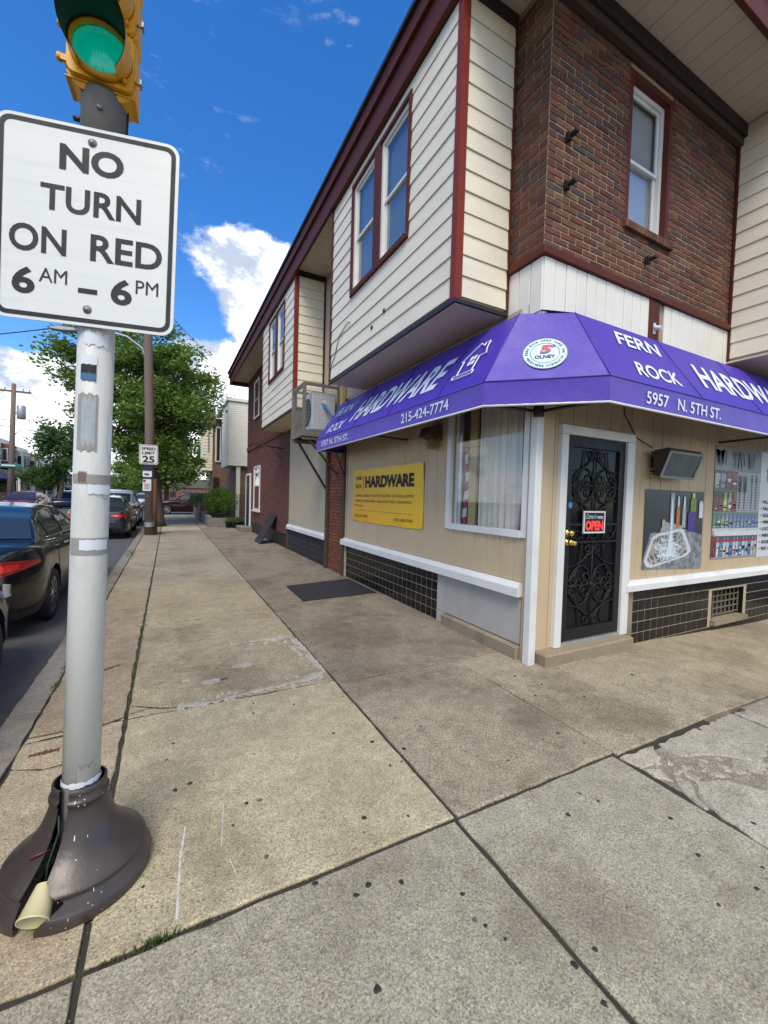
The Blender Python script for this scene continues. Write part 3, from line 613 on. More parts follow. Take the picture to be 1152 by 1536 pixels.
bl_full = MB().box(0, .014, 0, BW, 0, BH).mesh('brick', bevel=.004); bl_half = MB().box(0, .014, 0, .0965, 0, BH).mesh('brick', bevel=.004)
for me in (bm_full, bm_half, bl_full, bl_half): me.materials.append(MT['brick'])
rest = MB(); count = 0; BRR = random.Random(2)
bricks = []
nc = int((6.43-3.95)/CH)
for c in range(nc):
    z = 3.945+c*CH; x = WX+.002 - (.1065 if c % 2 else 0)
    while x < 6.49:
        x0, x1 = max(x, WX+.002), min(x+BW, 6.49)
        segs = [(x0, x1)]
        if z+BH > 4.50 and z < 6.12:
            if x1 > 4.245 and x0 < 5.035: segs = [s for s in ((x0, min(x1, 4.245)), (max(x0, 5.035), x1)) if s[1]-s[0] > .03]
        for a, b in segs: bricks.append(('R', a, b, z))
        x += BW+.013
    y = WY+.014 - (0 if c % 2 else .1065)
    while y < 3.28:
        a, b = max(y, WY+.016), min(y+BW, 3.283)
        if b-a > .03: bricks.append(('L', a, b, z))
        y += BW+.013
for f, a, b, z in bricks:
    j = BRR.uniform(-.003, .002); zz = z+BRR.uniform(-.002, .002)
    whole = abs((b-a)-BW) < .003
    if whole and count < 300 and (f == 'R'):
        O('brick', bm_full, None, wall_r, (a, WY-.004+j, zz)); count += 1
    elif f == 'R': rest.box(a, b, WY-.004+j, WY+.008+j, zz, zz+BH)
    else: rest.box(WX-.004+j, WX+.008+j, a, b, zz, zz+BH)
rb = rest.build('bricks_rest', MT['brick'], wall_r); rb['kind'] = 'stuff'
# window in the brick
for x0, x1, z0, z1 in ((4.245,4.3025,4.553,6.0565),(4.9775,5.035,4.553,6.0565),(4.243,5.037,6.057,6.12)): MB().box(x0, x1, WY-.004, WY+.20, z0, z1).build('reveal', MT['maroon'], store)
x = 4.22
while x < 5.04: MB().box(x, x+.06, WY-.045, WY+.14, 4.47, 4.55).build('sill_brick', MT['brick'], store, bevel=.004); x += .068
window('R', 4.305, 4.975, 4.555, 6.055, -.06, store, curtain='curtainw')
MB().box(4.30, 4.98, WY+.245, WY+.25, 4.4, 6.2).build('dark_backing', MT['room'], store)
trim(WX-.02, 6.49, WY-.11, WY-.013, 6.27, 6.425, 'frieze', MT['black']); MB().box(WX-.02, 6.49, WY-.075, WY-.014, 6.18, 6.268).build('frieze', MT['woodb'], store)
for x, z in ((3.30,4.97),(3.30,4.52),(4.62,4.20)):
    m = MB().box(x, x+.05, WY-.05, WY-.012, z, z+.07); m.box(x+.01, x+.06, WY-.12, WY-.05, z+.03, z+.05); m.build('sign_bracket', MT['black'], store)
# band and white upright siding below the brick
fb('R', WX-.045, 6.49, 3.855, 3.93, -.01, .045, 'band', MT['maroon'], bevel=.004); fb('L', WY+.002, 3.286, 3.855, 3.93, -.01, .045, 'band', MT['maroon'], bevel=.004)
x = WX
while x < 6.45:
    if not (4.70 < x < 4.95): fb('R', x+.004, min(x+.146, 6.48), 3.16, 3.852, -.012, .008+rnd.uniform(0,.006), 'siding_board', MT['sidingw'], bevel=.004)
    x += .15
fb('R', 4.74, 4.93, 3.16, 3.853, -.012, .022, 'trim_post', MT['maroon'])
y = WY+.002
while y < 3.27: fb('L', y+.004, min(y+.146, 3.283), 3.16, 3.852, -.012, .010, 'siding_board', MT['sidingw'], bevel=.004); y += .15
# ---------------- ground floor, side street
def boards(face, u0, u1, z0, z1, step, mat, d=.0, holes=()):
    u = u0
    while u < u1-.01:
        e = min(u+step, u1); zz = [(z0, z1)]
        for h in holes:
            if e > h[0]+.005 and u < h[1]-.005:
                zz = [(a, b) for a, b in ((z0, h[2]), (h[3], z1)) if b-a > .02]
                if u < h[0]-.02: fb(face, u+.003, h[0], h[2], h[3], -.012, d+.010, 'panel_board', mat, bevel=.003)
                if e > h[1]+.02: fb(face, h[1], e-.003, h[2], h[3], -.012, d+.010, 'panel_board', mat, bevel=.003)
        for a, b in zz: fb(face, u+.003, e-.003, a, b, -.012, d+.010+rnd.uniform(-.002,.002), 'panel_board', mat, bevel=.003)
        u = e
boards('L', 2.87, 7.46, .76, 3.46, .2, MT['tan'], holes=[(2.95, 4.15, 1.24, 2.74)])
fb('L', 7.46, 7.56, .0, 3.4, -.01, .03, 'trim_post', MT['tan2'], bevel=.004)
boards('L', 6.75, 8.98, 3.462, 6.42, .3, MT['tan2'])
def rail(face, u0, u1, z0, z1, d):
    m = MB(); prof = [(-.011, z0), (d, z0), (d, z1-.05), (d-.035, z1), (-.011, z1)]
    a = [fp(face, u0, z, q) for q, z in prof]; m.prism(a, Vector(fp(face, u1, z0, -.011))-Vector(a[0])); return m.build('sill_rail', MT['white'], store)
rail('L', 2.93, 7.60, .62, .755, .085); rail('R', 4.50, 11.5, .585, .70, .075)
def tiles(face, u0, u1, z0, z1, s=.13, hole=None, drop=False):
    for q in ([(u0, u1, z0-.3, z1)] if not hole else [(u0, hole[0], z0-.3, z1), (hole[1], u1, z0-.3, z1), (hole[0], hole[1], z0-.3, hole[2]-.01), (hole[0], hole[1], hole[3], z1)]):
        fb(face, *q, -.011, .0, 'grout', MT['grout'])
    nu = round((u1-u0)/s); du = (u1-u0)/nu; nz = 5; dz = (z1-z0)/nz
    me = (MB().box(-.004, 0, 0, du-.010, 0, dz-.010) if face == 'L' else MB().box(0, du-.010, -.004, 0, 0, dz-.010)).mesh('tile', bevel=.0012); me.materials.append(MT['tile'])
    for i in range(nu):
        for k in range(-1 if drop else 0, nz):
            u = u0+i*du; z = z0+k*dz
            if hole and u+du > hole[0] and u < hole[1] and z+dz > hole[2]+.02 and z < hole[3]-.02: continue
            O('tile', me, None, store, fp(face, u+.005, z+.005, .001+rnd.uniform(-.0008, .0008)))
tiles('L', 4.37, 7.46, .0, .615)
tiles('R', 4.70, 8.2, -.05, .58, hole=(6.47, 7.35, .04, .43), drop=True)
fb('L', 2.95, 4.365, .14, .618, -.011, .012, 'cement_board', MT['greypanel'], bevel=.003); fb('L', 2.93, 4.20, -.05, .13, -.011, .07, 'stone_base', MT['stone'], bevel=.015); fb('L', 4.2, 4.365, -.05, .138, -.011, .010, 'cement_board', MT['greypanel'])
# corner post and its tan return
MB().box(WX-.055, WX+.03, WY-.055, WY+.03, -.04, 2.9).build('corner_post', MT['white'], store, bevel=.006)
fb('L', WY+.032, 2.93, -.05, 3.3, -.012, .016, 'trim_post', MT['tan'])
# shop window
wf = MB()
for a in ((2.90,2.965,1.20,2.80),(4.14,4.215,1.20,2.80)): fbox(wf, 'L', *a, -.03, .035)
fbox(wf, 'L', 2.965, 4.14, 1.195, 1.265, -.03, .04); fbox(wf, 'L', 2.965, 4.14, 2.73, 2.80, -.03, .035)
shop = wf.build('shop_window', MT['white'], store); shop['label'] = 'white-framed shop window with pale curtains and a flag inside'
fbox(MB(), 'L', 2.965, 4.14, 1.265, 2.73, -.024, -.018).build('pane', MT['glass'], shop)
fbox(MB(), 'L', 4.00, 4.05, 1.265, 2.73, -.05, -.03).build('inner_stile', MT['alu'], shop); fbox(MB(), 'L', 4.07, 4.13, 1.265, 2.73, -.09, -.03).build('inner_stile', MT['white'], shop)
MB().box(WX+.25, WX+2.2, 2.98, 4.6, 1.1, 1.2).build('window_shelf', MT['woodb'], store); MB().box(WX+.75, WX+.8, 2.98, 7, .0, 3.1).build('inner_partition', MT['room'], store)
def wavy(u, v, y0, y1, x, amp, k): return (x+amp*math.sin(u*k)+.01*math.sin(u*k*2.7+1), y0+(y1-y0)*u, 1.2+1.55*v)
cur = MB().grid(lambda u, v: wavy(u, v, 3.12, 3.74, WX+.10, .025, 42), 90, 1).build('curtain', MT['curtain'], None, smooth=True); T(cur, 'pale grey pleated curtain hanging behind the shop window', 'curtain')
pk = MB().box(WX+.09, WX+.12, 3.80, 3.93, 1.2, 2.75).build('wood_plank', MT['wood'], None); T(pk, 'upright pale wooden plank standing inside the shop window', 'plank')
fl = E('flag', (WX+.14, 3.98, 1.21), 'folded red and white striped flag inside the shop window', 'flag')
MB().tube([(WX+.13,3.955,1.2),(WX+.13,3.955,2.75)], .012, 8).build('flag_pole', MT['wood'], fl)
def fcl(u, v): return (WX+.085+.02*math.sin(u*7+v*3), 3.945+.07*u+.015*math.sin(v*9), 1.24+1.0*v)
for k in range(9):
    MB().grid(lambda u, v: fcl(u, (k+v-.45*u+.2)/9.5), 6, 4).build('stripe', MT['red'] if k % 2 == 0 else MT['flagw'], fl, smooth=True)
MB().tube([(WX+.07,3.10,1.2),(WX+.09,2.99,2.75)], .018, 8).build('curtain_pole', MT['flagw'], None, smooth=True); o = bpy.data.objects['curtain_pole']; T(o, 'pale slanting pole leaning inside the shop window', 'pole')
# nest-like lamp under the awning
lp = E('wall_lamp', (WX-.02, 4.45, 2.15), 'weathered brown floodlight holding a straw nest between the awning and banner', 'lamp')
MB().prism([(WX-.012,4.36,2.50),(WX-.20,4.36,2.46),(WX-.24,4.36,2.34),(WX-.012,4.36,2.30)], (0,.20,0)).build('housing', MT['woodb'], lp)
rr_ = random.Random(6); nst = MB()
for _ in range(130):
    a, b = [(WX-.10+rr_.gauss(0,.04), 4.44+rr_.gauss(0,.05), 2.25+rr_.gauss(0,.045)) for _ in (0, 1)]; nst.tube([a, b], .0035, 3, False)
nst.build('straw', M('straw', '#94804f', .9, var=.3), lp)
# pier with posts, far panel, far brick wall
fb('L', 7.57, 8.46, -.05, 3.44, -.011, .02, 'brick_pier', MT['brickpier']); fb('L', 7.50, 7.60, .0, 2.5, .032, .07, 'post', MT['woodb'], bevel=.005); fb('L', 8.44, 8.56, .0, 3.2, .022, .075, 'post', MT['woodb'], bevel=.005)
u = 8.57
while u < 11.78: fb('L', u+.003, u+.097, .70, 3.44, -.011, .018, 'panel_board', MT['tan2']); u += .1
rail('L', 8.57, 11.80, .60, .73, .085); fb('L', 8.57, 11.80, -.05, .598, -.011, .015, 'tile_base', MT['tilefar'])
fb('L', 11.80, 19.04, .42, 6.42, -.011, .012, 'brick_wall', MT['brickfar']); fb('L', 11.86, 19.04, -.05, .418, -.011, .016, 'painted_base', MT['black']); fb('L', 11.80, 11.86, .0, 3.4, .013, .05, 'downpipe', MT['rustm'])
fb('L', 12.52, 19.0, 3.40, 3.55, .013, .05, 'stone_band', MT['maroon'])
window('L', 16.05, 17.25, .95, 2.66, .05, store, sash=.55); fb('L', 16.0, 17.3, .88, .945, .0, .10, 'sill', MT['white'])
for y0 in (13.6, 16.4): fb('L', y0-.06, y0+1.06, 4.5, 6.1, .0, .03, 'casing', MT['maroon']); window('L', y0, y0+1.0, 4.56, 6.04, .06, store)
fb('L', 18.05, 18.95, .2, 2.35, .0, .05, 'side_door', MT['black']); fb('L', 17.97, 18.05, .2, 2.43, .0, .07, 'door_frame', MT['white']); fb('L', 18.95, 19.03, .2, 2.43, .0, .07, 'door_frame', MT['white']); fb('L', 18.05, 18.95, 2.352, 2.43, .0, .07, 'door_frame', MT['white'])
fb('L', 17.6, 19.0, .0, .19, .018, .45, 'step', MT['kerb'], bevel=.01)
ctube([(WX-.02,12.6,2.95),(WX-.5,12.9,3.05),(WX-.9,13.1,3.12)], .02, 'sign_arm', MT['black']); ctube([(WX-.02,12.6,2.6),(WX-.35,12.8,3.0)], .012, 'sign_arm', MT['black']); ctube([(WX-.9,13.1,3.12),(WX-.9,13.1,3.0)], .03, 'sign_arm', MT['black'])
# ---------------- ground floor, main street
boards('R', WX+.035, 3.384, .10, 3.14, .2, MT['tan']); boards('R', 3.384, 4.54, 2.31, 3.14, .2, MT['tan']); boards('R', 4.54, 11, .70, 3.14, .2, MT['tan'])
fb('R', 3.16, 4.52, -.08, .11, -.011, .16, 'door_step', MT['stone'], bevel=.015); fb('R', 4.53, 4.60, -.1, .585, -.011, .02, 'stone_edge', MT['rustm']); fb('R', 4.60, 4.70, -.1, .585, -.011, .014, 'stone_edge', MT['stone'])
for a in ((3.380,3.475,.112,2.226),(4.42,4.545,.112,2.226)): fb('R', *a, -.01, .06, 'door_frame', MT['white'], bevel=.006)
fb('R', 3.380, 4.545, 2.228, 2.318, -.01, .062, 'door_frame', MT['white'], bevel=.006); fb('R', 3.476, 4.419, .112, .15, -.01, .05, 'threshold', MT['alu'])
dm = MB()
for a in ((3.478,3.575,.152,2.224),(4.325,4.418,.152,2.224)): fbox(dm, 'R', *a, -.008, .028)
for z0, z1 in ((.152,.27),(2.12,2.224),(1.145,1.165),(1.325,1.345)): fbox(dm, 'R', 3.575, 4.325, z0, z1, -.008, .028)
door = dm.build('security_door', MT['iron'], store); door['label'] = 'black wrought-iron scroll security door'
fbox(MB(), 'R', 3.57, 4.33, .26, 2.13, -.008, .002).build('glass_panel', MT['doorglass'], door)
scr = MB(); dy = WY-.017
def sc(pts): scr.tube([(x, dy, z) for x, z in pts], .0075, 6)
def arc(cx_, cz_, r, a0, a1, n=14, rz=None): return [(cx_+r*math.cos(R_(a0+(a1-a0)*k/n)), cz_+(rz or r)*math.sin(R_(a0+(a1-a0)*k/n))) for k in range(n+1)]
def spiral(cx_, cz_, r, a0, turns, sgn): return [(cx_+r*(1-.75*k/22)*math.cos(R_(a0)+sgn*turns*6.283*k/22), cz_+r*(1-.75*k/22)*math.sin(R_(a0)+sgn*turns*6.283*k/22)) for k in range(23)]
def panel(z0, z1, low):
    h = z1-z0; xm = 3.95
    for s in (-1, 1):
        sc(arc(xm+s*.375, z1-.02, .20, 180 if s > 0 else 0, 270 if s > 0 else -90, rz=.36)); sc(arc(xm+s*.375, z1-.02, .33, 180 if s > 0 else 0, 270 if s > 0 else -90, rz=.22))
        sc(arc(xm+s*.375, z0+.02, .20, 180 if s > 0 else 0, 90, rz=.36)); sc(arc(xm+s*.375, z0+.02, .33, 180 if s > 0 else 0, 90, rz=.22))
        for zz, sg in ((z0+h*.42, 1), (z0+h*.58, -1)):
            sc(spiral(xm+s*.10, zz, .085, 0 if s > 0 else 180, 1.4, sg*s)); sc(spiral(xm+s*.29, zz, .07, 180 if s > 0 else 0, 1.4, -sg*s))
        for zz, sg in ((z0+.07, 1), (z1-.07, -1)): sc(spiral(xm+s*.07, zz, .06, 90*sg, 1.5, s*sg))
        sc(arc(xm+s*.17, z0+h*.5, .16, 90, 270, rz=h*.23)); sc(arc(xm+s*.17, z0+h*.5, .16, -90, 90, rz=h*.23))
    sc([(xm, z0), (xm, z1)]); sc([(3.575, z0+h*.5), (4.325, z0+h*.5)])
    scr.lathe([(.0,-.012),(.03,-.01),(.03,.01),(.0,.012)], (xm, dy, z0+h*.5), 12, 'Y')
panel(.27, 1.145, True); panel(1.345, 2.12, False)
for k in range(3): sc(arc(3.70+k*.25, 1.345, .125, 180, 360, rz=.16)); sc(arc(3.70+k*.25, 1.165, .09, 0, 180, rz=.10))
scr.build('scrollwork', MT['iron'], door, smooth=True)
for z in (1.252, 1.160):
    MB().lathe([(.0,-.062),(.024,-.06),(.032,-.05),(.026,-.036),(.014,-.03),(.014,-.012),(.036,-.01),(.038,0)], (3.545, WY-.028, z), 18, 'Y').build('knob', MT['brass'], door, smooth=True)
MB().lathe([(.0,-.055),(.02,-.053),(.028,-.045),(.02,-.03),(.012,0)], (3.60, WY-.028, 1.150), 18, 'Y').build('knob', MT['brass'], door, smooth=True)
MB().disc((3.565, WY-.0295, 1.53), .03, (1,0,0), (0,0,1)).build('sticker', M('blue_sticker', '#2f86c4', .5), door)
op = E('open_sign', (3.93, WY-.04, 1.26), 'small black open sign with red letters on the security door', 'sign')
fbox(MB(), 'R', 3.765, 4.085, 1.255, 1.465, .036, .044).build('board', MT['signb'], op)
fr = MB()
for a in ((3.755,3.772,1.245,1.475),(4.078,4.095,1.245,1.475)): fbox(fr, 'R', *a, .034, .048)
for z in (1.245, 1.458): fbox(fr, 'R', 3.772, 4.078, z, z+.017, .034, .048)
fr.build('border', MT['white'], op); OY = WY-.0465
text('OPEN', [(3.785,OY,1.275),(4.065,OY,1.275),(3.785,OY,1.375)], emis('open_red', (.9,.04,.03), .25), op, bold=.05)
text('Come in', [(3.785,OY,1.395),(3.94,OY,1.395),(3.80,OY,1.445)], MT['letter'], op, bold=.0); text("WE'RE", [(3.96,OY,1.395),(4.06,OY,1.395),(3.96,OY,1.425)], MT['letter'], op, bold=.03)
# cellar grille in the tiles
vent = fb('R', 6.47, 7.35, -.02, .43, -.20, -.19, 'cellar_grille', MT['room']); vg = MB()
for k in range(8): fbox(vg, 'R', 6.50+k*.115, 6.515+k*.115, .06, .42, -.06, -.045)
for k in range(5): fbox(vg, 'R', 6.48, 7.33, .07+k*.085, .082+k*.085, -.062, -.043)
vg.build('bars', M('grille_paint', '#6b6250', .8, var=.3), vent); fb('R', 6.45, 7.37, -.03, .035, -.1, .06, 'grille_sill', MT['stone'], vent)
for a in ((6.47,6.49,.035,.43),(7.33,7.35,.035,.43),(6.49,7.33,.415,.43)): fb('R', *a, -.19, .0, 'reveal', MT['tile'], vent)
# ================================================================== awning
ZB, ZV, ZT = 2.40, 2.605, 3.32
BLp, BRp = (2.48, 2.90), (3.20, 2.19); TLp, TRp = (2.92, 2.945), (3.34, 2.665); YE = 7.58; XE = 9.6
aw = MB()
def thick(m, q, t=.012):
    a = [Vector(p) for p in q]; n = (a[1]-a[0]).cross(a[2]-a[0]).normalized()
    m.prism(a, n*t)
awn = E('awning', (WX, WY, ZB)); awn.parent = store; awn.matrix_parent_inverse = Matrix.Translation(-Vector(store.location)); awn['label'] = 'purple vinyl awning wrapping the shop corner with white lettering'
def facet(q, name, mat):
    """thin cloth panel with a little sag; q = bl, br, tr, tl seen from outside"""
    a = [Vector(p) for p in q]; n = (a[1]-a[0]).cross(a[3]-a[0]).normalized()
    def fn(u, v): 
        p = a[0].lerp(a[1], u).lerp(a[3].lerp(a[2], u), v); return p - n*(.004*math.sin(math.pi*v)*abs(math.sin(math.pi*u*max(1, round((a[1]-a[0]).length/1.15))))+.0006*(1+math.sin(u*57+v*9)*math.sin(v*7+u*3)))
    m = MB().grid(fn, 72, 10); b = len(m.v); m.v += [tuple(Vector(p)-n*.008) for p in m.v[:b]]; m.f += [tuple(i+b for i in f[::-1]) for f in list(m.f)]
    return m.build(name, mat, awn, smooth=True)
L3 = lambda p, z: (p[0], p[1], z)
facet([(2.48,YE,ZV), L3(BLp,ZV), L3(TLp,ZT), (2.92,YE-.12,ZT)], 'canopy', MT['purple'])
facet([L3(BLp,ZV), L3(BRp,ZV), L3(TRp,ZT), L3(TLp,ZT)], 'canopy', MT['purple'])
facet([L3(BRp,ZV), (XE,2.19,ZV), (XE,2.665,ZT), L3(TRp,ZT)], 'canopy', MT['purple'])
facet([(2.48,YE,ZB), L3(BLp,ZB), L3(BLp,ZV-.002), (2.48,YE,ZV-.002)], 'valance', MT['purple2'])
facet([L3(BLp,ZB), L3(BRp,ZB), L3(BRp,ZV-.002), L3(BLp,ZV-.002)], 'valance', MT['purple'])
facet([L3(BRp,ZB), (XE,2.19,ZB), (XE,2.19,ZV-.002), L3(BRp,ZV-.002)], 'valance', MT['purple2'])
MB().prism([(2.48,YE,ZB),(2.48,YE,ZV),(2.92,YE-.12,ZT),(WX-.02,YE-.12,ZT),(WX-.02,YE,ZB)], (0,.006,0)).build('end_panel', MT['purple'], awn)
tp = MB(); tp.add([(2.92,YE-.12,ZT),(2.92,2.945,ZT),(WX-.02,2.96,ZT+.03),(WX-.02,YE-.12,ZT+.03)], [(0,1,2,3)]); tp.add([L3(TLp,ZT),L3(TRp,ZT),(3.36,WY-.015,ZT+.03),(WX-.02,WY-.015,ZT+.03),(WX-.02,2.96,ZT+.03)], [(0,1,2,3,4)]); tp.add([L3(TRp,ZT),(XE,2.665,ZT),(XE,WY-.015,ZT+.03),(3.36,WY-.015,ZT+.03)], [(0,1,2,3)]); tp.build('top_flap', MT['purple'], awn)
def rod(pts, r, nm='frame_rod', mat='alu'): MB().tube(pts, r, 8).build(nm, MT[mat], awn, smooth=True)
rod([(2.487,YE,ZB-.006), (2.487,2.903,ZB-.006), (3.203,2.197,ZB-.006), (XE,2.197,ZB-.006)], .011, mat='white')
rod([(2.47,YE,ZB+.03), (WX-.03,YE-.03,ZB+.03)], .014, mat='rod'); rod([(2.49,2.91,ZB+.01), (WX-.06,WY-.06,ZB-.01)], .016, mat='rod'); rod([(3.21,2.20,ZB+.01), (WX-.055,WY-.058,ZB-.01)], .016, mat='rod'); rod([(6.4,2.2,ZB+.01), (6.4,WY-.02,ZB)], .014, mat='rod'); rod([(2.5,5.2,ZB+.01), (WX-.02,5.2,ZB)], .014, mat='rod')
MB().box(WX-.10, WX-.03, WY-.10, WY-.035, ZB-.06, ZB+.06).build('corner_bracket', MT['rod'], awn)
rod([(2.75,7.3,ZB),(WX-.05,7.52,1.95)], .016, mat='rod')
LT = MT['letter']
for y in (3.62, 4.75, 5.9, 7.0): rod([(2.476,y,ZV+.002),(2.916,y,ZT+.002)], .0035, 'seam', 'purple')
for x in (4.62, 5.9, 7.1): rod([(x,2.186,ZV+.002),(x,2.661,ZT+.002)], .0035, 'seam', 'purple')
for a, b in (((2.48,YE,ZV),L3(BLp,ZV)),(L3(BLp,ZV),L3(BRp,ZV)),(L3(BRp,ZV),(XE,2.19,ZV)),(L3(BLp,ZV),L3(TLp,ZT)),(L3(BRp,ZV),L3(TRp,ZT))): rod([Vector(a)+Vector((-.002,-.002,.002)),Vector(b)+Vector((-.002,-.002,.002))], .005, 'seam', 'purple')
def onslopeL(y, t, o=.005): return (2.48+.44*t-.84*o, y, ZV+(ZT-ZV)*t+.53*o)
def onslopeR(x, t, o=.005): return (x, 2.19+.475*t-.83*o, ZV+(ZT-ZV)*t+.55*o)
def tL(s, yb0, yb1, ys, t0, t1, **k): text(s, [onslopeL(yb0, t0), onslopeL(yb1, t0), onslopeL(yb0+ys, t1)], LT, awn, **k)
def tR(s, x0, x1, xs, t0, t1, **k): text(s, [onslopeR(x0, t0), onslopeR(x1, t0), onslopeR(x0+xs, t1)], LT, awn, **k)
tL('FERN', 7.27, 6.56, -.12, .56, .78, bold=.01); tL('ROCK', 7.22, 6.51, -.10, .11, .33, bold=.01); tL('HARDWARE', 6.24, 3.84, -.18, .21, .69, bold=.025)
tR('FERN', 3.73, 4.43, .08, .63, .87, bold=.02); tR('ROCK', 3.69, 4.39, .07, .13, .36, bold=.02); tR('HARDWARE', 4.90, 7.25, .10, .24, .68, bold=.025)
text('5957 N. 5TH ST.', [(2.474,7.28,2.455),(2.474,6.0,2.442),(2.474,7.28,2.555)], LT, awn, bold=.012); text('215-424-7774', [(2.474,4.36,2.447),(2.474,3.41,2.447),(2.474,4.36,2.56)], LT, awn, bold=.012)
text('5957   N. 5TH ST.', [(3.70,2.184,2.44),(4.97,2.184,2.437),(3.70,2.184,2.55)], LT, awn, bold=.012)
# house outline logo on the slope
hl = MB()
def strip(pts, w=.016, closed=True):
    P = [onslopeL(3.50-p[0]*.40, .22+p[1]*.50, .015) for p in pts]; 
    for a, b in zip(P, P[1:]+([P[0]] if closed else [])): hl.tube([a, b], w*.42, 4)
strip([(0,0),(.80,0),(.80,.10),(.72,.10),(.72,.55),(.95,.55),(.86,.74),(.86,.95),(.70,.95),(.70,.86),(.5,1.0),(.02,.55),(.14,.55),(.14,.10),(0,.10)])
strip([(.14,.10),(.72,.10)], closed=False)
for a, b in ((.33,.36),(.47,.36),(.33,.52),(.47,.52)): 
    q = [onslopeL(3.50-(a+du)*.40, .22+(b+dv)*.50, .009) for du, dv in ((0,0),(.11,0),(.11,.13),(0,.13))]; hl.add(q, [(0,1,2,3)])
hl.build('house_logo', LT, awn)
# round emblem on the corner facet
cb, ct = (Vector(L3(BLp,ZV))+Vector(L3(BRp,ZV)))/2, (Vector(L3(TLp,ZT))+Vector(L3(TRp,ZT)))/2
eu = (Vector(L3(BRp,ZV))-Vector(L3(BLp,ZV))).normalized(); ew = (ct-cb); ew = (ew-eu*ew.dot(eu)).normalized(); en = eu.cross(ew)
ec = Vector((2.928,2.631,2.872)); ec = ec - en*((ec-Vector(L3(BLp,ZV))).dot(en)) + en*.008
def EP(a, b, k=0): return tuple(ec+eu*a+ew*b+en*k)
em = MB().disc(ec, .188, eu, ew, 48).build('emblem', M('emblem_white', '#bcd3da', .5, var=.03), awn); em['label'] = 'round white business district emblem'
ring = MB()
for r in (.186, .122):
    for k in range(48):
        a0, a1 = 6.283*k/48, 6.283*(k+1)/48; ring.add([EP(r*math.cos(a0), r*math.sin(a0), .002), EP(r*math.cos(a1), r*math.sin(a1), .002), EP((r-.004)*math.cos(a1), (r-.004)*math.sin(a1), .002), EP((r-.004)*math.cos(a0), (r-.004)*math.sin(a0), .002)], [(0,1,2,3)])
ring.build('emblem_ring', MT['navy'], awn)
def round_text(s, a_start, a_end, r, flip=False):
    n = len(s)
    for i, ch in enumerate(s):
        if ch == ' ': continue
        a = R_(a_start+(a_end-a_start)*(i+.5)/n); c, sn = math.cos(a), math.sin(a)
        up = (c, sn) if not flip else (-c, -sn); rt = (sn, -c) if not flip else (-sn, c); w, h = .0105*2*.85, .024
        if ch in 'I1.': w *= .3
        o0 = (r*c-rt[0]*w/2-up[0]*h/2, r*sn-rt[1]*w/2-up[1]*h/2)
        if ch == '*': MB().disc(EP(r*c, r*sn, .003), .008, eu, ew, 8).build('emblem_letter', MT['navy'], awn); continue
        text(ch, [EP(*o0, .003), EP(o0[0]+rt[0]*w, o0[1]+rt[1]*w, .003), EP(o0[0]+up[0]*h, o0[1]+up[1]*h, .003)], MT['navy'], awn, name='emblem_letter', bold=.01)
round_text('FERN ROCK HARD WARE INC', 188, -8, .154); round_text('*BUSINESS DISTRICT*', 198, 342, .154, True)
def grad5():
    t = NT('emblem_five'); sp = t.n('ShaderNodeSeparateXYZ'); t.l(t.pos(), sp.inputs[0]); t.col(t.ramp(t.map(sp.outputs['Z'], ec.z-.005, ec.z+.06), [(0, lin('#1f4f8f')), (.45, lin('#a8406a')), (1, lin('#d2333a'))])); return t.m
text('5', [EP(-.045,-.01,.003), EP(.045,-.01,.003), EP(-.03,.095,.003)], grad5(), awn, bold=.06); text('th', [EP(.05,.06,.003), EP(.085,.06,.003), EP(.05,.095,.003)], MT['navy'], awn, bold=.02)
text('OLNEY', [EP(-.085,-.065,.003), EP(.085,-.065,.003), EP(-.085,-.025,.003)], MT['signb'], awn, bold=.03)
# ================================================================== banner and posters
bn = E('banner', (WX-.02, 5.96, 1.12), 'yellow vinyl hardware banner fixed to the tan side wall', 'banner')
def bw(u, v, o=0.): return (WX-.020-o-.006*math.sin(u*9+v*3)*math.sin(v*5)-.010*max(0, u-.82)*max(0, v-.7)*20, 7.16-2.42*u, 1.115+.935*v+.012*u*(1-v)+.004*math.sin(u*22)*(1 if v in (0, 1) else 0))
def bfit(os_, off=.0):
    for o in os_:
        for vtx in o.data.vertices: vtx.co = bw(vtx.co.x, vtx.co.y, .004+off)
t_ = NT('yellow_banner'); sp_ = t_.n('ShaderNodeSeparateXYZ'); t_.l(t_.pos(), sp_.inputs[0]); t_.col(t_.mix(t_.map(t_.math('SUBTRACT', sp_.outputs['Y'], t_.math('MULTIPLY', sp_.outputs['Z'], 1.2)), 3, 6), lin('#e8b90a'), lin('#e6a012'))); t_.set(rough=.42)
MB().grid(lambda u, v: bw(u, v), 40, 16).build('sheet', t_.m, bn, smooth=True)
mb_ = MB().grid(lambda u, v: Vector(bw(u, v))+Vector((.003,0,0)), 8, 4).build('backing', MT['room'], bn)
bk = MT['signb']; br_ = M('banner_print_brown', '#5f2d0c', .5)
def bt(s, u0, u1, v0, v1, mat, bold=.0): bfit(text(s, [(u0,v0,0),(u1,v0,0),(u0,v1,0)], mat, bn, bold=bold))
bt('FERN', .055,.165,.795,.87,bk,.01); bt('ROCK', .055,.165,.64,.715,bk,.01); bt('HARDWARE', .225,.90,.645,.86,bk,.055)
bt('PLUMBING SUPPLIES - FAUCET PARTS & REPAIR - ELECTRICAL SUPPLIES', .055,.90,.475,.52,br_,.0); bt('WINDOW & SCREEN REPAIR - LOCKS & KEYS - PAINT - HOUSEWARES', .055,.875,.375,.42,br_,.0); bt('PEST CONTROL', .055,.20,.285,.325,br_,.0)
bt('5957 N. 5TH STREET', .055,.28,.085,.135,bk,.0); bt('(215) 424-7774', .665,.89,.07,.135,bk,.01)
